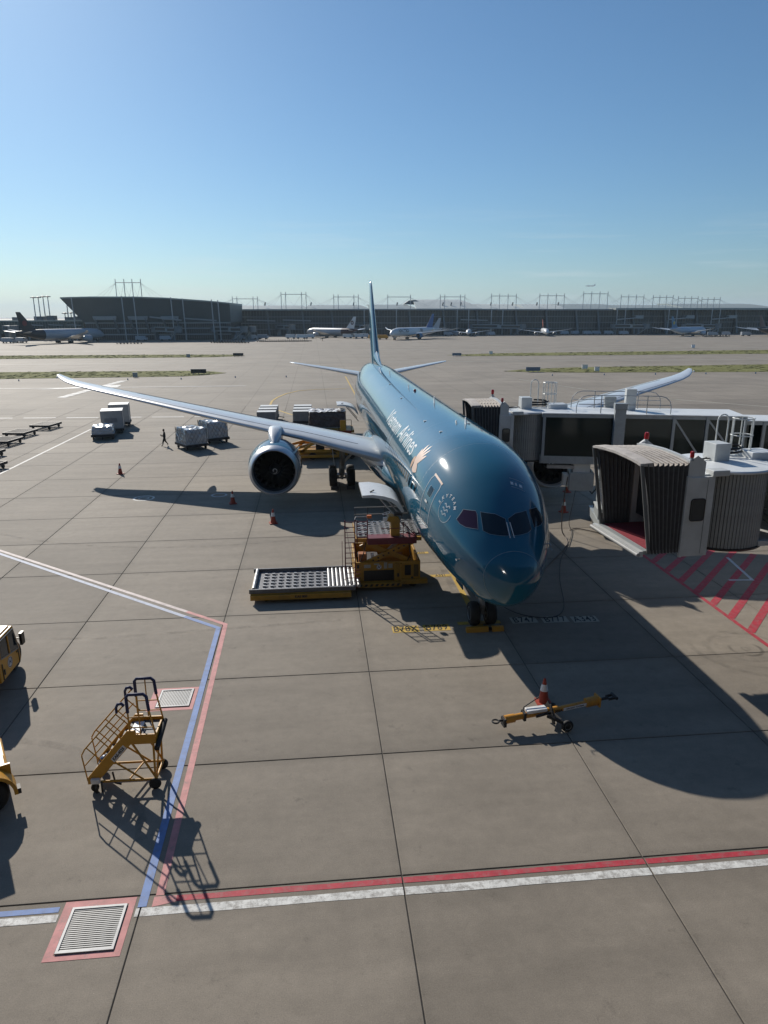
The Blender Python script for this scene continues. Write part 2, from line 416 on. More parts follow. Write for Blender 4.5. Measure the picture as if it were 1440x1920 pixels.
marking('white_line', 'white line running away beside the dollies', [(-34.1, 5), (-33.45, 58.3)], .22, P_WHITE)
marking('white_line', 'broken white line across the left apron', [(-90, 71.5), (-12, 67.2)], .45, P_WHITE, dash=(4.2, 1.4))
marking('white_line', 'white line across the far left apron', [(-160, 109.5), (-20, 110.5)], .7, P_WHITE)
marking('white_arrow', 'thick dotted white bar on the far left apron', [(-48.6, 93.5), (-46.4, 125)], 1.5, P_WHITE, .006, dash=(2.2, .35))
flat('white_triangle', 'white painted triangle on the far left apron', [[(-58, 107.5), (-44, 110.5), (-44.4, 115.5), (-50, 113.5)]], P_WHITE, .008)
marking('yellow_line', 'curved yellow taxi line behind the wing', [(-3.9, 58), (-6.97, 63.2), (-10.2, 68.7), (-12.6, 74.5), (-13.6, 79.2), (-13.6, 85), (-13.0, 90), (-11.8, 95.5), (-9.7, 100.2), (-6.5, 102.3), (-1, 102.9)], .34, P_YEL)
marking('yellow_line', 'yellow taxi line curving away on the right', [(36, 118), (42, 96), (50, 80), (62, 66), (84, 55), (120, 48)], .4, P_PALE)
marking('yellow_line', 'yellow taxiway line between the grass strips', [(-300, 182), (-40, 181), (60, 178), (300, 176)], .9, P_PALE)
marking('yellow_line', 'yellow taxiway line beyond the grass strips', [(-300, 262), (-40, 259), (80, 255), (400, 250)], 1.2, P_PALE)
def ring(name, label, x, y, r0, r1, m, z=.004, n=32):
    mb = MB()
    P = [(x+r*math.cos(2*PI*i/n), y+r*math.sin(2*PI*i/n), z) for r in (r0, r1) for i in range(n)]
    mb.add(P, [(i, (i+1) % n, n+(i+1) % n, n+i) for i in range(n)])
    return tag(mb.build(name, m, recalc=False), label, kind='structure')
ring('white_ring', 'white ring round a hydrant pit under the wing', -19.6, 23.9, .62, .78, P_WHITE); ring('white_ring', 'small white ring inside the hydrant ring', -19.6, 23.9, .3, .4, P_WHITE)
ring('white_ring', 'white ring round a second hydrant pit under the wing', -14.2, 24.3, .45, .6, P_SLATE)

# grass islands between the taxiways
M_GRASS = mat('grass', (.185, .185, .07), .95, var=.22, scale=.12, dirt=.05, spec=.1)
def grass(label, pts):
    bm = bmesh.new(); vs = [bm.verts.new((x, y, .02)) for x, y in pts]; bm.faces.new(vs)
    bmesh.ops.triangulate(bm, faces=bm.faces); me = bpy.data.meshes.new('grass'); bm.to_mesh(me); bm.free(); me.materials.append(M_GRASS)
    o = bpy.data.objects.new('grass', me); C.objects.link(o); tag(o, label, kind='stuff')
    # tufts: thin upright blades scattered on the island
    xs = [p[0] for p in pts]; ys = [p[1] for p in pts]; x0, x1, y0, y1 = max(min(xs), -180), min(max(xs), 230), min(ys), max(ys)
    rnd = random.Random(len(label)); mb = MB()
    def inside(x, y):
        c = False; j = len(pts)-1
        for i in range(len(pts)):
            (xi, yi), (xj, yj) = pts[i], pts[j]
            if (yi > y) != (yj > y) and x < (xj-xi)*(y-yi)/(yj-yi)+xi: c = not c
            j = i
        return c
    for _ in range(1800):
        x, y = rnd.uniform(x0, x1), rnd.uniform(y0, y1)
        if not inside(x, y): continue
        h = rnd.uniform(.03, .10); w = rnd.uniform(.4, 1.0); a = rnd.uniform(0, PI)
        dx, dy = math.cos(a)*w, math.sin(a)*w
        mb.add([(x-dx, y-dy, .02), (x+dx, y+dy, .02), (x+dx*.5+rnd.uniform(-.1, .1), y+dy*.5, .02+h), (x-dx*.6, y-dy*.6, .02+h*.8)], [(0, 1, 2, 3)])
    mb.build('grass_tufts', M_GRASS, o, recalc=False)['kind'] = 'stuff'
grass('near left grass strip between taxiways', [(-420, 128), (-80, 132), (-36, 134.5), (-31, 138), (-27.5, 143), (-31, 148), (-38, 151), (-80, 152), (-420, 156)])
grass('far left grass strip between taxiways', [(-420, 203), (-110, 209), (-40, 211), (-32, 216), (-30, 220), (-34, 226), (-60, 229), (-420, 234)])
grass('near right grass strip between taxiways', [(38.5, 140.5), (44, 137.5), (55, 134.5), (100, 131.5), (420, 126), (420, 158), (117, 156), (60, 151), (46, 146)])
grass('far right grass strip between taxiways', [(38, 214), (44, 206.5), (80, 206), (150, 208), (420, 205), (420, 240), (168, 234), (60, 223)])

# black tyre marks scrubbed onto the stand
M_TYRE = bpy.data.materials.new('tyre_mark'); M_TYRE.use_nodes = True
t = M_TYRE.node_tree; b = t.nodes['Principled BSDF']; b.inputs['Base Color'].default_value = (.03, .028, .026, 1); b.inputs['Roughness'].default_value = .85
g_ = _n(t, 'ShaderNodeNewGeometry'); n_ = _n(t, 'ShaderNodeTexNoise', Scale=1.4, Detail=8.0, Roughness=.75); t.links.new(g_.outputs['Position'], n_.inputs['Vector'])
r_ = _n(t, 'ShaderNodeMapRange'); r_.inputs['From Min'].default_value = .42; r_.inputs['From Max'].default_value = .75; r_.inputs['To Max'].default_value = .30
t.links.new(n_.outputs['Fac'], r_.inputs['Value']); t.links.new(r_.outputs[0], b.inputs['Alpha'])
def arc(cx, cy, r, a0, a1, n=24): return [(cx+r*math.cos(R(a0+(a1-a0)*i/n)), cy+r*math.sin(R(a0+(a1-a0)*i/n))) for i in range(n+1)]
for lab, pts, w in (('pair of tyre marks from the nose gear', [(-.36, 3), (-.36, 40)], .34), ('pair of tyre marks from the nose gear', [(.36, 3), (.36, 40)], .34),
                    
                    ('tight curved tyre mark right of the nose shadow', arc(10.2, -3.6, 1.6, -60, 200), .2), ('wider curved tyre mark right of the nose shadow', arc(10.6, -3.2, 2.6, 170, 330), .22),
                    ('tyre mark crossing the loader side', [(-30, 1.2), (-16, .2), (-6, 1.0)], .22),
                    ('tyre mark crossing behind the loader', arc(-14, 34, 22, 230, 300), .24), ('tyre mark from the left tractor', arc(-17.5, -13, 6, 10, 80), .3)):
    tag(ribbon(MB(), pts, w, .0135).build('tyre_mark', M_TYRE, recalc=False), lab, kind='structure')
# ---------------------------------------------------------------- the parked airliner
ST = [0,.06,.15,.3,.5,1.0,1.5,2.0,3.0,4.0,5.0,6.5,8.5,46,50,54,58,62,65,67,67.9,68.28]
TOP = [3.70,3.97,4.15,4.38,4.64,5.14,5.56,5.93,6.58,7.08,7.41,7.72,7.86,7.86,7.87,7.85,7.79,7.58,7.33,7.06,6.91,6.77]
BOT = [3.70,3.44,3.26,3.02,2.79,2.44,2.27,2.19,2.13,2.12,2.12,2.13,2.15,2.15,2.51,3.22,4.13,5.06,5.75,6.18,6.38,6.52]
HW = [0,.31,.50,.73,.96,1.31,1.57,1.79,2.14,2.40,2.59,2.79,2.885,2.885,2.82,2.56,2.12,1.55,1.05,.6,.35,.1]
ZC = [3.70,3.73,3.75,3.78,3.84,3.98,4.12,4.24,4.47,4.66,4.81,4.95,5.02,5.02,5.12,5.47,5.92,6.32,6.52,6.62,6.64,6.64]
NOSE = -4.806
def pchip(x, y):
    x = np.array(x, float); y = np.array(y, float); h = np.diff(x); d = np.diff(y)/h
    m = np.zeros_like(y); m[0] = d[0]; m[-1] = d[-1]
    for i in range(1, len(x)-1):
        if d[i-1]*d[i] > 0:
            w1 = 2*h[i]+h[i-1]; w2 = h[i]+2*h[i-1]; m[i] = (w1+w2)/(w1/d[i-1]+w2/d[i])
    def f(q):
        q = min(max(q, x[0]), x[-1]); i = int(min(max(np.searchsorted(x, q)-1, 0), len(x)-2)); t = (q-x[i])/h[i]
        return float((1+2*t)*(1-t)**2*y[i]+t*(1-t)**2*h[i]*m[i]+t*t*(3-2*t)*y[i+1]+t*t*(t-1)*h[i]*m[i+1])
    return f
_U = np.sqrt(np.array(ST))
_ft, _fb, _fw, _fz = [pchip(_U, a) for a in (TOP, BOT, HW, ZC)]
def prof(s):
    u = math.sqrt(min(max(s, 0), 68.28)); return _ft(u), _fb(u), _fw(u), _fz(u)
def hull(s, ang):
    """point on the hull at station s behind the nose; ang in degrees from the crown, positive to starboard (-x)"""
    t, b, w, zc = prof(s); a = R(ang); c = math.cos(a)
    return Vector((-w*math.sin(a), NOSE+s, zc + (t-zc if c > 0 else zc-b)*c))
def hull_front(x, z):
    """point on the nose seen from straight ahead at x, z"""
    lo, hi = 0.0, 9.0
    for _ in range(40):
        m = (lo+hi)/2; t, b, w, zc = prof(m); h = (t-zc) if z > zc else (zc-b)
        if (x/max(w, 1e-6))**2 + ((z-zc)/max(h, 1e-6))**2 > 1: lo = m
        else: hi = m
    return Vector((x, NOSE+hi, z))
def drape(name, polys, fn, m, parent, off=.006, ca=.1, cb=.1, smooth=60):
    bm = bmesh.new()
    for p in polys:
        vs = [bm.verts.new((q[0], q[1], 0)) for q in p]
        try: bm.faces.new(vs)
        except ValueError: pass
    bmesh.ops.triangulate(bm, faces=bm.faces)
    for ax, st in ((0, ca), (1, cb)):
        vals = [v.co[ax] for v in bm.verts]; lo, hi = min(vals), max(vals); k = math.floor(lo/st)+1
        while k*st < hi:
            co = Vector((0, 0, 0)); co[ax] = k*st; no = Vector((0, 0, 0)); no[ax] = 1
            bmesh.ops.bisect_plane(bm, geom=bm.verts[:]+bm.edges[:]+bm.faces[:], plane_co=co, plane_no=no); k += 1
    e = 1e-3
    for v in bm.verts:
        a, b = v.co.x, v.co.y; p = fn(a, b)
        n = (fn(a+e, b)-p).cross(fn(a, b+e)-p)
        n = n.normalized() if n.length > 1e-12 else Vector((0, -1, 0))
        c = Vector((0, p.y, prof(p.y-NOSE)[3]))
        if n.dot(p-c) < 0 and n.dot(p-Vector((0, p.y+3, prof(p.y-NOSE)[3]))) < 0: n = -n
        elif n.dot(p-Vector((0, p.y+2, 5.0))) < 0: n = -n
        v.co = p + n*off
    me = bpy.data.meshes.new(name); bmesh.ops.recalc_face_normals(bm, faces=bm.faces); bm.to_mesh(me); bm.free(); me.materials.append(m)
    me.shade_smooth()
    o = bpy.data.objects.new(name, me); C.objects.link(o); o.parent = parent; return o
def stroke(pts, w, closed=False):
    P = [Vector((p[0], p[1], 0)) for p in pts]; out = []; n = len(P); L = []; Rr = []
    for i in range(n):
        a = P[i-1] if (i or closed) else P[i]; b = P[(i+1) % n] if (i < n-1 or closed) else P[i]
        d = (b-a).normalized(); q = Vector((-d.y, d.x, 0))*w/2; L.append(P[i]+q); Rr.append(P[i]-q)
    for i in range(n if closed else n-1):
        j = (i+1) % n; out.append([L[i][:2], Rr[i][:2], Rr[j][:2], L[j][:2]])
    return out
def rrect(x0, x1, y0, y1, r, k=4):
    out = []
    for cx, cy, a in ((x1-r, y1-r, 0), (x0+r, y1-r, 90), (x0+r, y0+r, 180), (x1-r, y0+r, 270)):
        for i in range(k+1): t = R(a+90*i/k); out.append((cx+r*math.cos(t), cy+r*math.sin(t)))
    return out

M_TEAL = mat('teal_paint', (.0, .104, .182), .6, var=.05, scale=.6, coat=1.0, spec=.05)
M_TEAL.node_tree.nodes['Principled BSDF'].inputs['Coat Roughness'].default_value = .075
M_TEAL.node_tree.nodes['Principled BSDF'].inputs['Coat IOR'].default_value = 1.65
M_WING = mat('wing_grey_paint', (.58, .62, .65), .35, var=.06, scale=.7, coat=.35)
M_LIP = mat('bare_metal', (.66, .66, .66), .36, metal=.65, var=.06, scale=2)
M_LINER = mat('inlet_liner', (.035, .035, .038), .5)
M_FAN = mat('fan_blade_dark', (.016, .016, .018), .2, metal=.55)
M_BLACK = mat('black_plastic', (.012, .012, .013), .4)
M_RUB = mat('tyre_rubber', (.018, .018, .018), .75, var=.3, scale=9)
M_GLASS = mat('dark_glass', (.010, .022, .034), .06, spec=.35, var=.02)
M_GLASSP = mat('purple_tinted_glass', (.034, .016, .038), .08, spec=.35, var=.02)
M_LWHITE = mat('livery_white', (.72, .74, .74), .3, var=.03)
M_BEIGE = mat('livery_beige', (.72, .52, .40), .35, var=.03)
M_TAN = mat('livery_tan', (.55, .33, .19), .35, var=.03)
M_METAL = mat('gear_metal', (.42, .43, .44), .4, metal=.6, dirt=.5)
M_WHITEP = mat('white_paint_smooth', (.70, .71, .71), .35, var=.06, dirt=.12)
M_SEAM = mat('seam_grey', (.36, .44, .50), .5)
M_SEAM2 = mat('seam_teal_grey', (.14, .23, .29), .5)

jet = thing('airliner', 'big teal twin-engine airliner parked nose-on with open cargo doors', 'airplane', (.08, 0, 0))
ss = [0.0] + [8.5*(i/34)**2 for i in range(1, 35)] + [8.5+37.5*i/30 for i in range(1, 31)] + [46+22.28*i/30 for i in range(1, 31)]
mb = MB(); NA = 96
mb.loft([[hull(max(s, .0006), 360*k/NA) for k in range(NA)] for s in ss])
mb.build('fuselage', M_TEAL, jet, smooth=60)

# belly fairing under the wing root
mb = MB(); rings = []
for i in range(41):
    t = i/40; s = 19.0 + 24.5*t; q = math.sin(PI*min(max(t, .002), .998))**.55
    w = 1.1 + 2.25*q; zt = 2.6 + 1.35*q; zb = 2.35 - 1.0*q; zc = (zt+zb)/2; h = (zt-zb)/2; ring = []
    for k in range(48):
        a = 2*PI*k/48; c, sn = math.cos(a), math.sin(a)
        ring.append((w*math.copysign(abs(sn)**.75, sn), NOSE+s, zc+h*math.copysign(abs(c)**.75, c)))
    rings.append(ring)
mb.loft(rings).build('belly_fairing', M_TEAL, jet, smooth=60)

# cockpit windows: two windscreens, two side panes
side = [(-1.42,5.80),(-1.03,5.83),(-1.0,5.74),(-1.06,5.30),(-1.44,5.27),(-1.61,5.32),(-1.69,5.43)]
front = [(-.88,5.82),(-.38,5.80),(-.05,5.67),(-.05,5.19),(-.35,5.19),(-.71,5.21),(-.91,5.28)]
for sg in (1, -1):
    for nm, poly, m in (('windscreen', front, M_GLASS), ('cockpit_window', side, M_GLASSP if sg > 0 else M_GLASS)):
        P = [(x*sg, z) for x, z in poly]
        o = drape(nm, [P], hull_front, m, jet, .008, .08, .08)
        drape('window_frame', stroke(P, .014, True), hull_front, M_SEAM2, o, .011, .08, .08)
    drape('wiper', stroke([(.02+.06*sg, 5.56), (.05+.075*sg, 5.12)], .03), hull_front, M_LWHITE, jet, .03)
drape('radome_seam', stroke([(.60, a) for a in range(0, 361, 6)], .018), hull, M_SEAM2, jet, .004, .1, 6)
for s0, sp in ((1.6, [(-70, 8), (-78, 6)]), (1.75, [(92, 5)])):
    for a, _ in sp:
        p = hull(s0, a); q = hull(s0, a) + (p-Vector((0, p.y, p.z))).normalized()*.16
        MB().path([p, q, q+Vector((0, -.18, 0))], .02).build('probe', M_METAL, jet)

# starboard front door, with sill, window and handle
door = drape('passenger_door', stroke(rrect(4.42, 5.46, 49.5, 91.5, .25, 3)[:0] or [(4.42+.0, 55), (4.50, 51.5), (4.68, 50), (5.22, 50), (5.40, 51.5), (5.47, 55), (5.47, 88), (5.40, 91), (5.2, 92), (4.68, 92), (4.48, 91), (4.42, 88)], .045, True), hull, M_SEAM, jet, .006, .1, 2)
drape('door_window', [[(4.80, 59.5), (5.08, 59.5), (5.13, 61), (5.13, 66.5), (5.08, 68), (4.80, 68), (4.76, 66.5), (4.76, 61)]], hull, M_GLASS, door, .008, .1, 1.5)
drape('door_window_frame', stroke([(4.78, 58.6), (5.10, 58.6), (5.17, 60.5), (5.17, 67), (5.10, 68.8), (4.78, 68.8), (4.72, 67), (4.72, 60.5)], .02, True), hull, M_SEAM, door, .010, .1, 2)
drape('door_handle', [[(4.86, 72.5), (5.12, 72.5), (5.12, 74.6), (4.86, 74.6)]], hull, M_LWHITE, door, .02)
drape('door_latch', [[(4.84, 79), (4.94, 79), (4.94, 80.8), (4.84, 80.8)]], hull, M_METAL, door, .02)
drape('door_sill', [[(4.45, 51), (5.44, 51), (5.44, 49.0), (4.45, 49.0)]], hull, M_BEIGE, door, .012, .1, 2)
drape('door_scuff_plate', [[(4.45, 92.2), (5.44, 92.2), (5.44, 93.4), (4.45, 93.4)]], hull, M_LIP, door, .012, .1, 2)

# cabin windows along the starboard side
k = 0; s = 6.6
while s < 54:
    if not (16.6 < s < 18.2 or 38.2 < s < 39.6):
        a0, a1 = (71.3, 79.6)
        drape('cabin_window', [[(s, a0), (s+.18, a0), (s+.24, a0+1.2), (s+.24, a1-1.2), (s+.18, a1), (s, a1), (s-.06, a1-1.2), (s-.06, a0+1.2)]], hull, M_GLASS, jet, .005, 2, 2.1)
    s += .62
for s in (17.4, 38.9, 55.2):
    drape('door_outline', stroke([(s-.55, 55), (s-.45, 51.5), (s-.25, 50), (s+.25, 50), (s+.45, 51.5), (s+.55, 55), (s+.55, 88), (s+.4, 92), (s-.4, 92), (s-.55, 88)], .04, True), hull, M_SEAM, jet, .006, .2, 2)

# lettering and emblems painted on the starboard side
def hull_text(txt, s0, s1, a_mid, cap, name, m, off=.006, bold=.0):
    V, F = text_mb(txt, 1.0, bold=bold); x0 = min(p[0] for p in V); x1 = max(p[0] for p in V)
    y0 = min(p[1] for p in V); y1 = max(p[1] for p in V); kx = (s0-s1)/(x1-x0)
    cy = 0.0; kk = cap/.73
    return drape(name, [[(s0-(V[i][0]-x0)*kx, a_mid-(V[i][1]-cy)*kk) for i in f] for f in F], hull, m, jet, off, .25, 1.6)
hull_text('Vietnam', 21.75, 16.1, 51.5, 19.5, 'airline_lettering', M_LWHITE, bold=.004); hull_text('Airlines', 15.45, 10.0, 51.5, 19.5, 'airline_lettering', M_LWHITE, bold=.004)
def petal(bx, by, tx, ty, w, k=9, bend=0.0):
    b = Vector((bx, by)); t = Vector((tx, ty)); d = t-b; n = Vector((-d.y, d.x)).normalized(); L, Rr = [], []
    for i in range(k+1):
        u = i/k; r = w*(math.sin(PI*u**.75)**.8 if 0 < u < 1 else 0); c = b+d*u+n*bend*math.sin(PI*u); L.append(c+n*r/2); Rr.append(c-n*r/2)
    return [tuple(p) for p in L[1:]] + [tuple(p) for p in reversed(Rr[1:-1])] + [tuple(b)]
def lotus_map(x, y): return hull(8.9-x, 62-y/2.88*57.3)       # metres forward and up along the skin
for (t, w, bd) in (((.12, .86), .32, .04), ((.36, 1.2), .34, .02), ((.86, 1.26), .26, .0), ((1.22, 1.08), .22, -.02), ((1.42, .78), .30, -.04)):
    drape('lotus_petal', [petal(.55, .06, t[0], t[1], w, bend=bd)], lotus_map, M_BEIGE, jet, .008, .12, .12)
drape('lotus_petal', [petal(-.10, .34, .30, -.22, .42)], lotus_map, M_TAN, jet, .010, .12, .12)
drape('lotus_petal', [petal(.45, .06, 1.5, -.10, .46)], lotus_map, M_BEIGE, jet, .011, .12, .12)
def sky_map(x, y): return hull(3.36-x, 62.8-y/prof(3.36)[2]*57.3)
em = drape('alliance_ring', stroke([(.44*math.cos(R(a)), .44*math.sin(R(a))) for a in range(-205, 16, 12)], .028), sky_map, M_SEAM, jet, .007)
for j in range(3):
    y = .16-.15*j
    drape('alliance_ribbon', stroke([(-.21+.03*i, y-.02*j+.045*math.sin(i*.75+j*.2)+.006*i) for i in range(14)], .05), sky_map, M_SEAM, em, .008)
for ch, a in zip('SKYTEAM', (176, 154, 132, 111, 90, 69, 48)):
    V, F = text_mb(ch, .19, bold=.004); a = R(a); cx, cy = .56*math.cos(a), .56*math.sin(a); ca, sa = math.cos(a-PI/2), math.sin(a-PI/2)
    drape('alliance_letter', [[(cx+ca*V[i][0]-sa*V[i][1], cy+sa*V[i][0]+ca*V[i][1]) for i in f] for f in F], sky_map, M_LWHITE, em, .008)

# aerials, vents and small fittings on the crown
for s, a, h in ((10.4, -6, .32), (10.7, 2, .12), (18.9, -4, .38), (28, 3, .25), (40.5, 4, .3)):
    p = hull(s, a); MB().prism([(0, -.02), (.42, -.02), (.34, h), (.16, h)], p+Vector((-.02, 0, 0)), (0, 1, 0), (0, 0, 1), .04).build('aerial', M_LWHITE, jet)
for s, a in ((9.6, 22), (10.95, -10), (13.5, 25), (24, 24), (33, 20)):
    p = hull(s, a); MB().cbox(p, (.16, .16, .06)).build('skin_fitting', M_LWHITE, jet)
vent = drape('overhead_hatch', stroke([(3.05, -30), (3.05, -14), (3.5, -14), (3.5, -30)], .02, True), hull, M_SEAM, jet, .006, .1, 2)
for a, w in ((-17, 3), (-21, 2), (-27, 3.5)):
    drape('hatch_fastener', [[(3.15, a), (3.3, a), (3.3, a+w), (3.15, a+w)]], hull, M_LWHITE, vent, .012)
MB().lathe([(.1, 0), (.09, .1), (.05, .16), (0, .17)], hull(26, 0)-Vector((0, 0, .02)), n=12).build('beacon', mat('red_lens', (.4, .02, .02), .2), jet, smooth=50)

# wings
def foil(le, te, zle, zte, tc, x, n=15, camber=.018):
    out = []
    for sgn, rng_ in ((1, range(n, -1, -1)), (-1, range(1, n))):
        for i in rng_:
            u = .5*(1-math.cos(PI*i/n)); t = 5*tc*(.2969*math.sqrt(u)-.126*u-.3516*u*u+.2843*u**3-.1036*u**4); c = camber*4*u*(1-u)
            ch = te-le; out.append((x, le+ch*u, zle+(zte-zle)*u+ch*(c+sgn*t)))
    return out
WS = [(1.2,18.5,30.4,3.25,2.75,.115),(2.6,19.25,30.45,3.5,2.95,.112),(3.8,19.95,30.5,3.72,3.2,.108),(5.4,20.99,30.6,4.02,3.6,.102),(7.9,22.7,30.8,4.45,4.15,.097),(10.65,24.5,31.3,4.79,4.6,.094),
      (13.2,26.2,32.3,5.12,5.0,.10),(16.6,28.45,33.7,5.6,5.55,.096),(21.8,31.9,35.8,6.35,6.4,.092),(25.2,34.15,37.2,6.82,6.92,.09),(27.4,35.7,38.15,7.15,7.26,.09),(28.6,36.85,38.8,7.38,7.5,.09),(29.5,38.1,39.5,7.62,7.72,.09),(30.05,39.2,39.95,7.8,7.86,.08)]
def wz(x):
    return [float(np.interp(x, [w[0] for w in WS], [w[i] for w in WS])) for i in range(6)]
for sg in (-1, 1):
    mb = MB(); mb.loft([foil(le, te, zl, zt, tc, sg*x) for x, le, te, zl, zt, tc in WS])
    wing = mb.build('wing', M_WING, jet, smooth=40)
    # leading-edge slat joint, spoiler and flap joints as raised seams on the skin
    def skin(x, u):
        _, le, te, zl, zt, tc = wz(x); t = 5*tc*(.2969*math.sqrt(u)-.126*u-.3516*u*u+.2843*u**3-.1036*u**4); c = .018*4*u*(1-u); ch = te-le
        return Vector((sg*x, le+ch*u, zl+(zt-zl)*u+ch*(c+t)+.006))
    for u0, xs in ((.11, (4, 26.5)), (.62, (4.5, 22)), (.73, (4.5, 25.5))):
        pts = [skin(xs[0]+(xs[1]-xs[0])*i/40, u0) for i in range(41)]
        MB().path(pts, .012, 4).build('skin_seam', mat('seam_dark', (.16, .17, .18), .6), wing)
    for x in (6.2, 9.6, 12.0, 14.4, 16.8, 19.2, 21.8):
        MB().path([skin(x, .62+.11*i/6) for i in range(7)], .012, 4).build('skin_seam', mat('seam_dark', (.16, .17, .18), .6), wing)
    for x, L, r in ((7.2, 4.6, .38), (13.6, 4.0, .33), (19.2, 3.3, .28)):
        _, le, te, zl, zt, tc = wz(x); rings = []
        for i in range(13):
            t = i/12; q = math.sin(PI*min(max(t, .01), .99))**.6; y = te-L*.62+L*t; z = zt-.30-.12*t
            rings.append([(sg*x+r*q*math.cos(2*PI*k/12), y, z+r*1.15*q*math.sin(2*PI*k/12)) for k in range(12)])
        MB().loft(rings).build('flap_fairing', M_WING, jet, smooth=60)
    # wing root fillet
    mb = MB(); rings = []
    for i in range(41):
        t = i/40; y = 17.4+14.2*t; q = math.sin(PI*min(max(t, .004), .996))**.9; z0 = 3.15-.5*t
        rings.append([(sg*(1.9+(.05+1.65*q)*math.sin(R(a))), y, z0+(.05+1.15*q)*math.cos(R(a))) for a in range(-10, 131, 10)])
    mb.loft(rings).build('wing_root_fillet', M_WING, jet, smooth=70)
    MB().lathe([(.09, 0), (.08, .1), (0, .14)], wz(29.7)[0:0] or (sg*29.75, 38.35, 7.66), (0, -1, 0), 10).build('position_light', M_LWHITE, jet)

# tail
FS = [(7.3,54.0,64.6,.105),(7.9,54.9,64.8,.10),(10.5,57.5,65.3,.098),(13.5,60.3,65.9,.095),(16.2,62.7,66.3,.09),(16.75,63.4,66.35,.085),(16.98,64.2,66.35,.06)]
mb = MB(); mb.loft([[(p[2]-z, p[1]+NOSE, z) for p in foil(le, te, z, z, tc, 0, camber=0)] for z, le, te, tc in FS]).build('tail_fin', M_TEAL, jet, smooth=40)
mb = MB(); mb.loft([[(r*math.sin(2*PI*k/12), NOSE+s, z+h*math.cos(2*PI*k/12)) for k in range(12)] for s, r, z, h in ((49.5, .01, 7.86, .01), (51, .12, 7.8, .2), (53, .25, 7.8, .5), (55.2, .38, 7.8, 1.05), (57.0, .4, 7.8, 1.6))]).build('dorsal_fillet', M_TEAL, jet, smooth=60)
TS = [(.6,58.9,64.9,6.1,6.15,.11),(1.6,60.0,65.3,6.25,6.3,.11),(5,62.9,66.5,6.7,6.75,.10),(9.2,66.2,68.1,7.24,7.28,.09),(9.75,66.9,68.2,7.31,7.34,.08),(9.95,67.5,68.2,7.33,7.35,.06)]
for sg in (-1, 1):
    mb = MB(); mb.loft([foil(le+NOSE, te+NOSE, zl, zt, tc, sg*x, camber=0) for x, le, te, zl, zt, tc in TS]).build('stabilizer', M_WING, jet, smooth=40)

# engines
def engine(sg):
    e = MB().lathe([(1.765,.60),(1.81,.85),(1.87,1.4),(1.90,2.0),(1.87,2.9),(1.75,3.8),(1.55,4.6),(1.46,4.9),(1.40,4.88),(1.42,3.8)], (0,0,0), (0,1,0), 64, caps=False).build('engine', M_TEAL, jet, smooth=50)
    e.location = (sg*9.8-.05, 19.6, 2.66)
    MB().lathe([(1.77,.605),(1.735,.45),(1.69,.30),(1.64,.18),(1.602,.10),(1.56,.02),(1.515,0),(1.475,.05),(1.445,.16),(1.43,.34),(1.425,.5)], (0,0,0), (0,1,0), 64, caps=False).build('inlet_lip', M_LIP, e, smooth=60)
    MB().lathe([(1.426,.48),(1.41,.9),(1.42,1.62),(.2,1.66)], (0,0,0), (0,1,0), 48, caps=False).build('inlet_duct', M_LINER, e, smooth=50)
    bl = MB(); rows = []
    for i in range(7):
        r = .36+1.04*i/6; tw = R(28+34*i/6); w = .20+.16*math.sin(PI*i/7); sw = -.10*math.sin(PI*i/6)
        rows.append([(x*math.cos(tw)*w+.02+sw*.4, 1.28+x*math.sin(tw)*-w+.08*(i/6)**2, r) for x in (-1, -.4, .4, 1)])
    for i in range(6):
        o = len(bl.v); bl.add(rows[i]+rows[i+1], [(j, j+1, j+5, j+4) for j in range(3)])
    b0 = bl.build('fan_blade', M_FAN, e, smooth=80)
    for i in range(1, 18):
        b = bpy.data.objects.new('fan_blade', b0.data); C.objects.link(b); b.parent = e; b.rotation_euler = (0, 2*PI*i/18, 0)
    sp = MB().lathe([(.40,1.22),(.37,1.0),(.26,.72),(.10,.52),(.0,.48)], (0,0,0), (0,1,0), 32).build('spinner', M_BLACK, e, smooth=60)
    pts = []
    for i in range(30):
        t = i/29; a = 5.6*t-.6; rr = .05+.17*t**.8; y = float(np.interp(rr, [0,.10,.26,.37], [.48,.52,.72,1.0]))-.012
        pts.append((rr*math.cos(a)*sg, y, rr*math.sin(a)))
    MB().path(pts, .022, 5).build('spinner_spiral', M_LWHITE, e)
    MB().lathe([(1.30,4.5),(1.05,5.2),(.72,6.2),(.70,6.15),(.9,5.0)], (0,0,0), (0,1,0), 40, caps=False).build('exhaust_nozzle', M_LIP, e, smooth=60)
    MB().lathe([(.5,5.6),(.42,6.3),(.2,6.9),(0,7.05)], (0,0,0), (0,1,0), 24).build('exhaust_plug', M_METAL, e, smooth=60)
    MB().prism([(.7,0),(1.9,0),(1.75,.42),(1.45,.5)], (-sg*1.40, 0, 1.12), (0,1,0), (-sg*.72,0,.70), .04).build('nacelle_strake', M_TEAL, e)
    # pylon
    mb = MB(); rings = []
    for y, z0, z1, w in ((1.05,1.74,1.84,.04),(1.4,1.7,1.98,.2),(2.0,1.6,2.26,.35),(2.8,1.5,2.56,.46),(4.2,1.35,2.58,.46),(6.0,1.2,2.3,.46),(8.0,1.5,1.95,.3),(9.4,1.65,1.85,.05)):
        h = w*.95; rings.append([(-h, y, z0), (h, y, z0), (h, y, z1-.12), (h*.75, y, z1-.03), (0, y, z1), (-h*.75, y, z1-.03), (-h, y, z1-.12)])
    mb.loft(rings).build('pylon', M_WING, e, smooth=50)
for sg in (-1, 1): engine(sg)

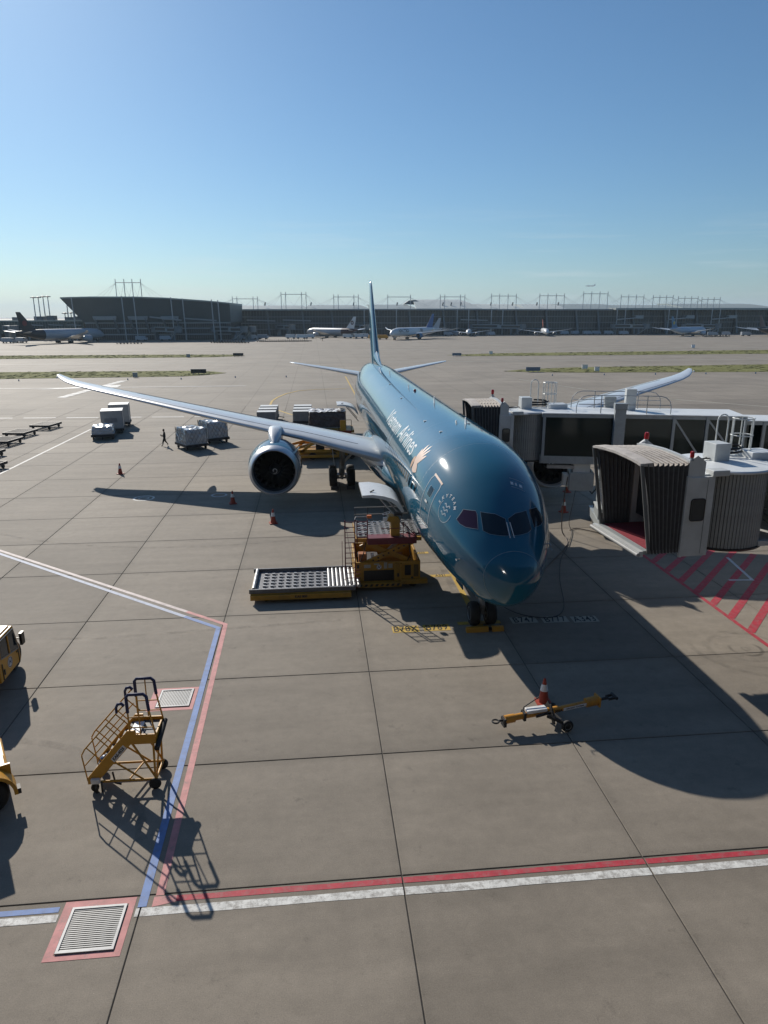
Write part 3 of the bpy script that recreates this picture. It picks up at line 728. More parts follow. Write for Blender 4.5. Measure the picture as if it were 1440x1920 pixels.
# landing gear
def wheel(mbt, c, r, w, axis=(1, 0, 0)):
    c = Vector(c); d = Vector(axis); q = w/2
    mbt.lathe([(r*.55,-q*.9),(r*.86,-q),(r*.97,-q*.72),(r,-q*.3),(r,q*.3),(r*.97,q*.72),(r*.86,q),(r*.55,q*.9)], c, d, 28)
    return mbt
def hubs(mbh, c, r, w, axis=(1, 0, 0)):
    c = Vector(c); d = Vector(axis); q = w/2
    mbh.lathe([(r*.5,-q*.82),(r*.56,-q*.95),(r*.56,q*.95),(r*.5,q*.82),(r*.2,q*.5),(.01,q*.6)], c, d, 20)
    return mbh
def gear_wheels(g, spots, r, w):
    first = None
    for p in spots:
        if first is None:
            first = wheel(MB(), (0,0,0), r, w).build('tyre', M_RUB, g, smooth=50); first.location = p
            fh = hubs(MB(), (0,0,0), r, w).build('wheel_rim', M_METAL, g, smooth=50); fh.location = p
        else: inst(first, 'tyre', g, p); inst(fh, 'wheel_rim', g, p)
mb = MB(); mb.tube((0,.05,.5),(0,.25,2.6),.15,12).tube((0,0,.52),(0,.1,1.3),.10,12).tube((-.5,0,.52),(.5,0,.52),.08,10).tube((0,.1,1.5),(0,1.6,2.5),.07,8).bar((-.3,-.05,1.35),(.3,-.05,1.35),.18,.14)
mb.tube((-.2,-.12,1.6),(-.2,-.02,1.6),.1,12).tube((.2,-.12,1.6),(.2,-.02,1.6),.1,12).bar((0,-.1,.6),(0,-.28,1.0),.12,.06).bar((0,-.28,1.0),(0,-.05,1.35),.12,.06)
ng = mb.build('nose_gear', M_METAL, jet, smooth=40); gear_wheels(ng, [(-.36,0,.52),(.36,0,.52)], .52, .42)
for sg in (-1, 1): MB().prism([(.3,2.3),(2.0,2.3),(1.9,1.3),(.4,1.45)], (sg*.62,0,0), (0,1,0), (sg*.12,0,1), .04).build('gear_door', M_TEAL, jet)
for sg in (-1, 1):
    mb = MB(); mb.tube((0,0,.7),(sg*-.1,.1,3.6),.22,14).tube((0,-.75,.69),(0,.75,.69),.14,10).bar((-.66,-.75,.69),(.66,-.75,.69),.13).bar((-.66,.75,.69),(.66,.75,.69),.13)
    mb.tube((0,.1,1.6),(-sg*1.7,.2,3.3),.09,8).tube((0,-.1,1.4),(0,-1.6,3.2),.08,8).tube((.2,-.2,.8),(.18,-.25,2.0),.04,6).tube((-.2,-.2,.8),(-.15,-.25,2.2),.04,6)
    for q in (-.3, .3): mb.cbox((q, -.6, .8), (.16, .3, .3))
    mb.bar((0,-.3,.95),(0,-.55,1.35),.16,.07).bar((0,-.55,1.35),(0,-.25,1.8),.16,.07)
    g = mb.build('main_gear', M_METAL, jet, smooth=40); g.location = (sg*4.9-.08, 26.9, 0)
    gear_wheels(g, [(a*.70, b*.78, .71) for a in (-1, 1) for b in (-1, 1)], .71, .60)
    MB().prism([(-1.1,1.7),(1.1,1.7),(1.0,3.6),(-1.0,3.6)], (sg*5.35-.08,26.9,0), (0,1,0), (sg*.1,0,1), .05).build('gear_door', M_WING, jet)

# the two open cargo doors on the starboard side, hinged above their openings
def cargo_door(y0, y1):
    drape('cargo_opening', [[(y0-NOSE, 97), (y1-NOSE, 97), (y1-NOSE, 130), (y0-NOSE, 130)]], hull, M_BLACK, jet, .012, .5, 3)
    sec = [(-2.86,3.98),(-2.98,4.22),(-3.18,4.46),(-3.45,4.62),(-3.85,4.74),(-4.35,4.82),(-4.85,4.80)]
    low = [(-4.85,4.68),(-4.35,4.68),(-3.85,4.58),(-3.48,4.44),(-3.26,4.28),(-3.1,4.08),(-2.98,3.92)]
    mb = MB(); ring = sec+low
    mb.loft([[(x, y0+(y1-y0)*t, z) for x, z in ring] for t in (0, .5, 1)])
    d = mb.build('cargo_door', M_WHITEP, jet, smooth=45)
    for t in (.12, .5, .88): MB().bar((-2.84, y0+(y1-y0)*t, 3.8), (-3.2, y0+(y1-y0)*t, 4.4), .09, .06).build('door_hinge', M_METAL, d)
    for t in (.06, .94): MB().tube((-2.84, y0+(y1-y0)*t, 3.2), (-4.0, y0+(y1-y0)*t, 4.58), .035, 8).build('door_strut', M_METAL, d)
    MB().bar((-4.45, y0+.5, 4.84), (-4.25, y0+.62, 4.9), .05, .05).build('door_handle', M_BLACK, d)
cargo_door(4.25, 6.95); cargo_door(39.2, 41.9)
for s in (6.2, 11.7, 20.5, 33.0, 44.0): drape('skin_joint', stroke([(s, a) for a in range(-70, 71, 5)], .012), hull, M_SEAM2, jet, .003, .2, 5)
# ---------------------------------------------------------------- unseen terminal front behind the viewpoint, added to block sky light
M_CURTAIN = mat('curtain_glass', (.010, .012, .014), .12, spec=.5, var=.1)
M_MULL = mat('mullion_grey', (.12, .125, .13), .5)
mb = MB(); mb.box(-170, 170, -46, -29.6, -.03, 30)
tw = tag(mb.build('unseen_terminal_wall', M_CURTAIN), kind='structure')
mb = MB()
for i in range(-42, 43): mb.box(i*4-.08, i*4+.08, -29.55, -29.4, 0, 30)
mb.build('mullion', M_MULL, tw)['kind'] = 'stuff'
mb = MB()
for z in (4.5, 9, 13.5, 18, 22.5): mb.box(-170, 170, -29.5, -29.3, z-.15, z+.15)
mb.build('transom', M_MULL, tw)['kind'] = 'stuff'
# ---------------------------------------------------------------- jet bridges
M_BWHITE = mat('bridge_white', (.58, .60, .59), .4, var=.08, scale=1.5, dirt=.25)
M_BROOF = mat('bridge_roof_white', (.70, .73, .74), .45, var=.06, scale=1.0, dirt=.18)
M_BGREY = mat('bridge_grey_frame', (.33, .36, .37), .4, var=.08, dirt=.2)
M_CORR = mat('corrugated_grey', (.32, .33, .32), .45, var=.1, dirt=.25)
M_CANV = mat('canopy_canvas', (.50, .46, .42), .85, var=.1, scale=4, dirt=.35)
M_CANS = mat('canopy_side_fabric', (.085, .085, .088), .8, var=.18, scale=5)
M_CARPET = mat('red_carpet', (.25, .025, .04), .95, var=.2)
M_REDLAMP = mat('red_beacon_lens', (.48, .012, .016), .25)
M_TGLASS = mat('tunnel_glass', (.004, .014, .014), .08, var=.02, spec=.22)
M_DARKIN = mat('dark_interior', (.02, .02, .022), .8)
M_RAILW = mat('rail_white', (.66, .68, .66), .4)
M_GALV = mat('galvanised_steel', (.38, .39, .40), .4, metal=.5, dirt=.3)
M_PURLIN = mat('interior_green', (.10, .15, .14), .6)

def beacon(parent, p, s=1.0):
    b = MB().lathe([(.13*s,0),(.13*s,.08*s),(.09*s,.1*s),(.09*s,.2*s)], p, n=12).build('beacon_base', M_BGREY, parent)
    MB().lathe([(.115*s,.2*s),(.12*s,.3*s),(.12*s,.48*s),(.09*s,.56*s),(0,.58*s)], p, n=14).build('beacon', M_REDLAMP, parent, smooth=50)

def bridge_head(name, label, loc, rz, w, canopy, cab, rot_r, h, cabh, lean, drop):
    """canopy, cab and round rotunda of a boarding bridge. x runs away from the aircraft, y across, floor at z=0"""
    j = thing(name, label, 'jet bridge', loc, rz, 'jet bridges'); hw = w/2; L = canopy
    # accordion canopy: arched bows with cloth sagging between, wider at the mouth and leaning to the aircraft
    nb = 9
    def bow(t, sag):
        x0 = L*t; top = h + drop*(1-t); out = []; q = lean*(1-t)
        W = hw*(1.0) - sag
        for i in range(13):
            a = i/12; y = -W+2*W*a; z = top - sag*.9 - .07*(2*a-1)**4 - .06*abs(2*a-1); out.append((x0-q*(z/top), y, z))
        return out, x0, top, q, W
    roof = MB(); rows = []
    for i in range(nb*2+1):
        t = i/(nb*2); sag = 0.0 if i % 2 == 0 else .15
        rows.append(bow(t, sag)[0])
    for i in range(len(rows)-1):
        o = len(roof.v); roof.add(rows[i]+rows[i+1], [(k, k+1, 13+k+1, 13+k) for k in range(12)])
    roof.build('canopy_roof', M_CANV, j, recalc=True)
    for i in range(nb+1): MB().path([(q[0], q[1]*.99, q[2]+.012) for q in bow(i/nb, 0)[0]], .035, 5).build('canopy_bow', M_CANV, j, smooth=60)
    for sg in (-1, 1):
        mbs = MB(); cols = []
        for i in range(nb*2+1):
            t = i/(nb*2); sag = 0.0 if i % 2 == 0 else .12
            pts, x0, top, q, W = bow(t, sag); col = []
            for k in range(7):
                z = -.15 + (pts[0][2]+.15)*k/6; col.append((x0-q*(z/top)+(.10*math.sin(PI*k/6) if i == 0 else 0), sg*W, z))
            cols.append(col)
        for i in range(len(cols)-1):
            mbs.add(cols[i]+cols[i+1], [(k, k+1, 7+k+1, 7+k) for k in range(6)])
        mbs.build('canopy_side', M_CANS, j)
        for i in range(1, nb):
            pts, x0, top, q, W = bow(i/nb, -.012)
            MB().path([(x0-q*(z/top), sg*W, z) for z in [-.1+(pts[0][2]+.1)*k/5 for k in range(6)]], .018, 5).build('canopy_rib', mat('rib_grey', (.15, .15, .15), .6), j)
        pts, x0, top, q, W = bow(0, 0)
        MB().path([(x0-q*(z/top)-.05, sg*(W+.02), z) for z in [-.1+(pts[0][2]+.1)*k/6 for k in range(7)]], .07, 7).build('canopy_bumper', mat('bumper_grey', (.13, .13, .125), .7), j, smooth=60)
    pts = bow(0, 0)[0]
    mb = MB(); mb.loft([[(p[0]-.10, p[1], p[2]+.03), (p[0]-.10, p[1], p[2]-.06), (p[0]+.42, p[1], p[2]-.10), (p[0]+.42, p[1], p[2]+.05)] for p in pts])
    mb.build('canopy_lip', M_CANV, j)
    # rows of little clips across the canopy cloth
    for fy in (-.45, 0.05, .5):
        for i in range(0, nb):
            p = bow((i+.5)/nb, .11)[0]; k = int(round((fy+1)/2*12)); MB().cbox((p[k][0], p[k][1], p[k][2]+.05), (.07, .16, .05)).build('canopy_clip', M_CANS, j)
    # floor, carpet and threshold
    MB().box(-.25, L+cab, -hw+.08, hw-.08, -.16, -.02).build('floor', M_BGREY, j)
    MB().box(.02, L+cab, -hw+.32, hw-.1, -.02, .0).build('carpet', M_CARPET, j)
    MB().box(-.42, -.25, -hw-.02, hw+.02, -.22, .0).build('threshold', M_BWHITE, j)
    MB().tube((-.46, -hw-.05, -.13), (-.46, hw+.05, -.13), .08, 10).build('threshold_bumper', mat('bumper_grey_white', (.34, .35, .35), .6), j, smooth=60)
    # cab
    x0, x1 = L, L+cab
    mb = MB(); mb.box(x0, x1, -hw-.03, -hw+.10, -.3, cabh).box(x0, x1, hw-.10, hw+.03, -.3, cabh).box(x0, x1, -hw+.1, hw-.1, cabh-.12, cabh).box(x1-.08, x1, -hw+.1, hw-.1, 0, cabh-.12)
    mb.build('cab', M_BWHITE, j, bevel=.02)
    MB().box(x0+.2, x1-.1, -hw+.12, hw-.12, .4, cabh-.3).build('cab_interior', M_DARKIN, j)
    # white arch frame where canopy meets cab
    mb = MB(); pa = bow(1.0, 0)[0]
    mb.loft([[(x0+.02, p[1], p[2]+.12), (x0+.02, p[1], p[2]-.12), (x0+.16, p[1], p[2]-.12), (x0+.16, p[1], p[2]+.12)] for p in pa]).build('arch_frame', M_BWHITE, j)
    for sg in (-1, 1):
        mb = MB(); mb.prism([(x0+.02, cabh-.05), (x0+.62*cab, cabh-.05), (x0+.62*cab, cabh+.55), (x0+.3*cab, cabh+.8), (x0+.02, h-.05)], (0, sg*(hw-.02), 0), (1,0,0), (0,0,1), .12*sg).build('end_cheek', M_BWHITE, j)
    for sg in (-1, 1):
        wx0, wx1 = x0+cab*.22, x0+cab*.72; y = sg*(hw+.03)
        wd = MB().prism(rrect(wx0, wx1, cabh*.40, cabh*.70, .10, 3), (0, y, 0), (1,0,0), (0,0,1), -.02*sg).build('cab_window', M_GLASS, j)
        P = rrect(wx0, wx1, cabh*.40, cabh*.70, .10, 3)
        MB().path([(a, y+sg*.012, b) for a, b in P+[P[0]]], .028, 6).build('window_gasket', M_BLACK, wd)
        MB().box(x0+.74*cab, x0+.75*cab, y-.012, y+.012, -.2, cabh-.1).build('panel_seam', mat('seam_dark', (.16, .17, .18), .6), j)
        MB().box(x0-.03, x0+.06, y-.05, y+.05, -.3, cabh+.05).build('cab_corner_post', M_BWHITE, j)
    beacon(j, (x0+.12, -hw+.06, h-.02), .62); beacon(j, (x0+.12, hw*.72, h+.1), .75)
    # console inside the mouth
    MB().box(.75*L, .98*L, -hw+.35, -hw+.95, 0, 1.15).build('control_console', M_BWHITE, j)
    MB().tube((.9*L, -hw+.5, 1.1), (.8*L, -hw+.3, h-.4), .035).tube((.95*L, -hw+.9, 1.1), (.8*L, -hw+.4, h-.4), .03).build('console_stay', M_BWHITE, j)
    # rotunda with vertical roller-shutter slats
    cx = x1 + rot_r*.86; r = rot_r; zt, zb = cabh+.02, -.18
    MB().lathe([(r-.12, zb), (r-.12, zt)], (cx, 0, 0), n=48).build('rotunda', M_DARKIN, j)
    n = int(2*PI*r/.13); sl = MB().box(-.052, .052, -.035, .03, zb, zt-.03).mesh('slat', M_CORR)
    for i in range(n):
        a = 2*PI*i/n
        if math.cos(a) > .55: continue
        o = bpy.data.objects.new('slat', sl); C.objects.link(o); o.parent = j; o.location = (cx+(r-.05)*math.cos(a), (r-.05)*math.sin(a), 0); o.rotation_euler.z = a+PI/2
    MB().lathe([(r+.02, zb-.10), (r+.05, zb-.02), (r-.1, zb+.02)], (cx, 0, 0), n=48, caps=False).build('rotunda_base', M_BLACK, j, smooth=40)
    MB().lathe([(0.01, zt-.14), (r-.2, zt-.14), (r-.2, zb+.1), (.01, zb+.05)], (cx, 0, 0), n=32).build('rotunda_core', M_DARKIN, j)
    MB().lathe([(r+.10, zt-.02), (r+.12, zt+.05), (r+.06, zt+.09), (0, zt+.13)], (cx, 0, 0), n=56).build('rotunda_roof', M_BROOF, j, smooth=30)
    MB().box(x0+.2, cx-.3, -hw*.9, hw*.9, cabh, cabh+.05).build('cab_roof', M_BROOF, j)
    MB().box(x1-.12, x1+.55, -hw-.06, -hw+.45, cabh-.0, cabh+.22).build('gutter_box', M_BWHITE, j, bevel=.03)
    # roof clutter: air unit, cable loops, caged ladder
    MB().box(cx-.35, cx+.30, -.05, .75, zt+.12, zt+.82).build('air_unit', M_BWHITE, j, bevel=.02)
    MB().path([(cx-r*.95, .35, zt+.17), (cx-.8, .5, zt+.18), (cx-.6, .3, zt+.17), (cx-.4, .4, zt+.2)], .035, 6).build('roof_cable', M_BLACK, j, smooth=60)
    MB().path([(cx-1.1, .15, zt+.16), (cx-.75, .35, zt+.17), (cx-.35, .25, zt+.2)], .025, 6).build('roof_cable', M_BLACK, j, smooth=60)
    loop = [(cx+1.0+.62*math.cos(t*.5), 1.1+.38*math.sin(t*.5), zt+.17+.012*t) for t in range(30)]
    MB().path(loop, .05, 6).build('cable_coil', M_BLACK, j, smooth=60)
    lx, ly = cx+.75, 1.35
    for q in (-.24, .24):
        MB().path([(lx+q, ly-.1, zt+.1), (lx+q, ly-.1, zt+1.55)] + [(lx+q*math.cos(R(a)), ly-.1, zt+1.55+.24*math.sin(R(a))) for a in (30, 60, 90)], .03, 6).build('ladder_rail', M_RAILW, j, smooth=60)
    cage = MB()
    for z in (.15, .8, 1.5):
        ring_ = [(lx+1.0+.42*math.cos(R(a)), ly+.42*math.sin(R(a)), zt+.1+z) for a in range(0, 361, 30)]
        cage.path(ring_, .025, 5)
    for a in range(0, 360, 60): cage.tube((lx+1.0+.42*math.cos(R(a)), ly+.42*math.sin(R(a)), zt+.1), (lx+1.0+.42*math.cos(R(a)), ly+.42*math.sin(R(a)), zt+1.6), .025, 6)
    cage.build('ladder_cage', M_RAILW, j)
    MB().box(cx+1.5, cx+2.6, .2, 1.2, zt+.06, zt+.36).build('roof_hatch', M_BROOF, j, bevel=.02)
    return j, cx, r, zt, zb

# near bridge, drawn back from the nose; its tunnel leaves to the right
b1, cx, r, zt, zb = bridge_head('jet_bridge', 'nearer jet bridge with empty red-carpeted mouth standing clear of the nose', (5.25, -1.95, 4.45), R(4.2), 3.75, 1.22, 1.12, 1.78, 3.38, 2.75, .62, .05)
mb = MB(); mb.box(cx+.9, 26, -1.55, 1.55, -.2, .0).box(cx+.9, 26, -1.55, 1.55, zt-.1, zt+.06).box(cx+1.52, 26, -1.5, -1.42, 0, .5).box(cx+1.52, 26, 1.42, 1.5, 0, zt-.1)
mb.build('tunnel', M_BWHITE, b1); MB().box(cx+1.7, 26, -1.52, -1.5, .5, zt-.3).build('tunnel_glass', M_TGLASS, b1)
for x in (cx+1.72, 10, 13, 16): MB().box(x, x+.14, -1.58, -1.42, -.2, zt).build('tunnel_post', M_BGREY, b1)
for y in (-1.1, 1.1): MB().box(9.5, 10.1, y-.3, y+.3, -4.0, -.2).build('lift_column', M_BGREY, b1)
dr = MB().box(9.2, 10.4, -1.9, 1.9, -4.1, -3.6).build('drive_bogie', M_BGREY, b1)
for y in (-1.6, 1.6): wheel(MB(), (9.8, y, -3.93), .52, .4, (0,1,0)).build('drive_wheel', M_RUB, dr, smooth=50)
# service stair below the near bridge
st = MB(); p0, p1 = Vector((6.4, 1.0, -.25)), Vector((12.2, .3, -4.4))
for y in (-.45, .45): st.bar(p0+Vector((0, y, 0)), p1+Vector((0, y, 0)), .08, .26)
st.build('stair_stringer', M_GALV, b1)
for k in range(18):
    c = p0+(p1-p0)*(k+.5)/18; MB().cbox(c, (.27, .88, .04)).build('stair_tread', M_RAILW, b1)
for y in (-.45, .45):
    for dz in (.55, 1.05): MB().tube(p0+Vector((0, y, dz)), p1+Vector((0, y, dz)), .025, 6).build('stair_rail', M_GALV, b1)

# far bridge, mated to the second door; glass tunnel swings towards the right
ux, uy = .974, -.228; rz2 = math.atan2(uy, ux)
b2, cx, r, zt, zb = bridge_head('jet_bridge', 'farther jet bridge pressed against the airliner, with long glass tunnel', (2.72, 14.75, 4.62), R(-3), 3.5, 1.35, .85, 1.36, 3.30, 2.62, .25, .0)
m2 = Matrix.Rotation(R(3), 4, 'Z')
tun = thing('tunnel', None, None); tun.parent = b2
bpy.data.objects.remove(tun)
org = Vector((cx-.1, 0, 0)); ang = rz2+R(3); du = Vector((math.cos(ang), math.sin(ang), 0)); dv = Vector((-du.y, du.x, 0))
def tp(x, y, z): return org+du*x+dv*y+Vector((0, 0, z))
def tbox(x0, x1, y0, y1, z0, z1):
    P = [tp(a, b, c) for c in (z0, z1) for a, b in ((x0,y0),(x1,y0),(x1,y1),(x0,y1))]
    return MB().add(P, [(0,3,2,1),(4,5,6,7),(0,1,5,4),(1,2,6,5),(2,3,7,6),(3,0,4,7)])
W2 = 1.5
for (x0, x1, hw, zlo, zhi, posts) in ((.92, 12.4, 1.5, -.30, 2.68, (.98, 5.35, 8.35, 10.2, 12.25)), (12.45, 24, 1.28, -.15, 2.40, (13.4, 15.2, 17.0, 18.8))):
    tbox(x0, x1, -hw, hw, zlo, zlo+.46).build('tunnel_floor', M_BGREY, b2)
    tbox(x0, x1, -hw, hw, zhi-.2, zhi).build('tunnel_eaves', M_BGREY, b2)
    k = 0
    while x0+k*1.8 < x1:
        a, b_ = x0+k*1.8+.012, min(x1, x0+(k+1)*1.8)-.012; tbox(a, b_, -hw-.03, hw+.03, zhi+.002, zhi+.05).build('roof_panel', M_BROOF, b2); k += 1
    for sg in (-1, 1):
        for i in range(len(posts)-1):
            tbox(posts[i]+.1, posts[i+1], sg*(hw-.04)-.015, sg*(hw-.04)+.015, zlo+.46, zhi-.2).build('tunnel_glass', M_TGLASS, b2)
            if i >= len(posts)-3 and x0 < 5:
                MB().bar(tp(posts[i]+.12, sg*hw, zhi-.22), tp(posts[i+1]-.1, sg*hw, zlo+.5), .10, .10).build('tunnel_brace', M_BGREY, b2)
        for p in posts: tbox(p, p+.16, sg*hw-.07, sg*hw+.07, zlo+.1, zhi-.01).build('tunnel_post', M_BGREY, b2)
    tbox(x0+.2, x1-.2, -hw+.4, hw-.4, zhi-.22, zhi-.21).build('tunnel_ceiling', M_DARKIN, b2)
# lift column with hooped roof rail, service mast
for sg in (-1, 1):
    tbox(5.0, 5.62, sg*1.78-.22, sg*1.78+.22, -4.2, 3.05).build('lift_column', M_BGREY, b2, bevel=.02)
    tbox(4.96, 5.66, sg*1.78-.26, sg*1.78+.26, 3.05, 3.40).build('column_cap', M_BGREY, b2, bevel=.02)
tbox(6.0, 6.6, .3, .9, 2.73, 4.0).build('service_mast', M_BWHITE, b2, bevel=.02)
dr = tbox(4.6, 6.0, -2.2, 2.2, -4.3, -3.8).build('drive_bogie', M_BGREY, b2)
for y in (-1.9, 1.9):
    c = tp(5.3, y, -4.08); wheel(MB(), c, .54, .42, dv).build('drive_wheel', M_RUB, dr, smooth=50)
for y in (-1.25, 1.25):
    P = [tp(2.9, y, 2.7)]+[tp(3.55-.65*math.cos(R(a)), y, 3.15+.62*math.sin(R(a))) for a in (0, 30, 60, 90)]+[tp(7.6, y, 3.77)]+[tp(7.6+.65*math.sin(R(a)), y, 3.15+.62*math.cos(R(a))) for a in (30, 60, 90)]+[tp(8.25, y, 2.7)]
    hoop = MB().path(P, .025, 6)
    for x in (4.3, 6.9): hoop.tube(tp(x, y, 2.7), tp(x, y, 3.77), .03, 6)
    hoop.tube(tp(3.0, y, 3.25), tp(8.2, y, 3.25), .025, 6)
    hoop.build('roof_railing', M_GALV, b2, smooth=60)
# power and air equipment slung under the tunnel
tbox(2.95, 3.95, -1.3, -.4, -.85, -.30).build('hanger_plate', M_BWHITE, b2)
tbox(2.75, 4.2, -1.45, -.1, -1.95, -.85).build('air_supply_box', M_BGREY, b2, bevel=.03)
tbox(2.4, 2.75, -1.3, -.6, -1.7, -1.0).build('junction_box', M_BWHITE, b2)
for x in (1.4, 4.2): tbox(x, x+1.6, -1.4, -1.1, -.62, -.42).build('cable_tray', M_GALV, b2)
MB().path([tp(3.9, -1.0, -.5), tp(4.1, -1.1, -1.2), tp(3.95, -1.05, -1.9), tp(4.2, -1.1, -2.2), tp(4.45, -1.0, -1.9), tp(4.35, -1.0, -.6)], .05, 7).build('hanging_cable', M_BLACK, b2, smooth=60)
# zig-zag service stair of the far bridge
for k in range(10):
    z = -.6-.38*k; x = 4.3+.09*k
    MB().bar(tp(x, -1.55, z), tp(x+.75, -1.55, z-.34 if k % 2 else z+.30), .07, .05).build('lattice_bar', M_RAILW, b2)
for x in (4.25, 5.0): MB().bar(tp(x, -1.56, -.5), tp(x+.9, -1.56, -4.3), .08, .08).build('lattice_post', M_RAILW, b2)

# ground air unit, hoses and cables under the bridges
gu = thing('ground_unit', 'low grey ground air unit parked under the jet bridges', 'ground unit', (11.6, 12.9, 0), R(-14))
MB().box(-1.2, 1.2, -.85, .85, .35, 1.45).build('body', M_BGREY, gu, bevel=.04); MB().box(-1.25, 1.25, -.9, .9, 1.45, 1.52).build('lid', M_BWHITE, gu)
for x in (-.75, .05): MB().box(x-.28, x+.28, -.88, -.85, .75, 1.25).build('vent', M_BLACK, gu); MB().box(x-.34, x+.34, -.868, -.852, .69, 1.31).build('vent_frame', M_BWHITE, gu)
MB().box(-1.3, 1.3, -.95, .95, .2, .35).build('chassis', M_BLACK, gu)
for x in (-.85, .85):
    for y in (-.75, .75): wheel(MB(), (x, y, .22), .22, .16, (0,1,0)).build('tyre', M_RUB, gu, smooth=50)
def hose(label, pts, r, m, cat='hose'):
    P = [Vector(p) for p in pts]; out = []
    for i in range(len(P)-1):
        a, b_, c_, d_ = P[max(i-1, 0)], P[i], P[i+1], P[min(i+2, len(P)-1)]
        for k in range(6):
            t = k/6; out.append(.5*((2*b_)+(c_-a)*t+(2*a-5*b_+4*c_-d_)*t*t+(3*b_-a-3*c_+d_)*t**3))
    out.append(P[-1])
    o = MB().path(out, r, 7).build('hose', m, smooth=60); return tag(o, label, cat)
M_HOSE = mat('hose_grey', (.03, .03, .032), .6); M_HOSEB = mat('hose_brown', (.10, .075, .06), .6)
hose('thin cable dropping from the bridge to the sunlit patch by the nose', [(8.1, 12.2, 3.6), (7.9, 12.1, 2.0), (7.8, 11.8, .5), (7.9, 11.3, .05), (7.6, 10.2, .04), (6.6, 8.6, .04), (5.4, 6.9, .04), (4.0, 4.8, .04)], .035, M_HOSEB, 'cable')
hose('thicker black power cable dropping from the bridge and curving to the nose', [(8.9, 12.6, 3.6), (8.75, 12.7, 2.0), (8.65, 12.9, .6), (8.8, 12.9, .08), (8.6, 12.2, .06), (7.4, 9.6, .06), (6.3, 7.6, .06), (5.2, 4.6, .06), (4.2, 1.2, .06), (3.2, .2, .06), (1.9, .8, .06), (1.1, 1.8, .4), (.6, 1.8, 1.9)], .02, M_HOSE, 'cable')
hose('hose trailing across the sunlit concrete towards the ground unit', [(8.7, 12.8, .05), (9.3, 13.1, .05), (10.2, 12.2, .05), (10.9, 11.2, .05), (11.5, 10.4, .05)], .03, M_HOSEB, 'hose')
# ---------------------------------------------------------------- ground equipment
M_YEL = mat('equipment_yellow', (.55, .27, .018), .42, var=.08, scale=2.5, dirt=.35)
M_YELD = mat('loader_yellow', (.42, .225, .022), .45, var=.12, scale=2.5, dirt=.45)
M_RED = mat('railing_red', (.14, .014, .03), .5, var=.12)
M_DECK = mat('deck_steel', (.15, .155, .17), .55, metal=.3, var=.12, dirt=.4)
M_ROLL = mat('roller_steel', (.34, .345, .35), .42, metal=.6)
M_NAVY = mat('navy_foam', (.02, .03, .10), .6)
M_ORANGE = mat('cone_red', (.36, .045, .022), .55, var=.12)
M_REFL = mat('reflective_white', (.78, .78, .78), .4)
M_WRAP = mat('wrap_film', (.50, .52, .53), .22, var=.12, scale=2, coat=.6)
M_ULD = mat('container_alu', (.36, .365, .36), .5, metal=.0, var=.08, dirt=.25)
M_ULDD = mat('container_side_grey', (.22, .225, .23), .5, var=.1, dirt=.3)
M_DOLLY = mat('dolly_black', (.025, .025, .027), .6, dirt=.3)
M_CLOTH = mat('dark_uniform', (.012, .013, .016), .85, var=.2)
M_FRAME = mat('window_frame_grey', (.30, .31, .31), .5)
M_TREAD = mat('expanded_steel_dark', (.085, .088, .09), .6, var=.25, scale=14)
M_DROLL = mat('dolly_roller', (.07, .07, .072), .5, metal=.4)
M_SKIN = mat('skin', (.38, .22, .15), .6)
M_HAIR = mat('hair_black', (.01, .009, .008), .6)

# drain grates let into the concrete
def grate(label, x0, x1, y0, y1, n, along_x):
    g = thing('floor_grate', label, 'grate', ((x0+x1)/2, (y0+y1)/2, 0)); a, b = (x1-x0)/2, (y1-y0)/2
    mb = MB(); w = .055
    mb.box(-a, a, -b, -b+w, .006, .035).box(-a, a, b-w, b, .006, .035).box(-a, -a+w, -b+w, b-w, .006, .035).box(a-w, a, -b+w, b-w, .006, .035)
    mb.build('frame', mat('grate_frame_grey', (.50, .51, .51), .5, dirt=.3), g); MB().quad((-a+.03, -b+.03, .008), (a-.03, -b+.03, .008), (a-.03, b-.03, .008), (-a+.03, b-.03, .008)).build('pit', M_BLACK, g)
    L = (2*b if along_x else 2*a)-2*w
    me = (MB().box(-a+w, a-w, -L/n*.2, L/n*.2, .014, .018) if along_x else MB().box(-L/n*.2, L/n*.2, -b+w, b-w, .014, .018)).mesh('slat', mat('grate_white', (.52, .53, .52), .5))
    for i in range(n):
        o = bpy.data.objects.new('slat', me); C.objects.link(o); o.parent = g; t = -L/2+L*(i+.5)/n
        o.location = (0, t, 0) if along_x else (t, 0, 0)
grate('large white slatted floor grate in a pink border at the bottom left', -12.62, -11.42, -15.19, -13.99, 21, True)
grate('white slatted floor grate in a pink border beside the yellow stair', -12.58, -11.46, -5.55, -4.40, 19, False)

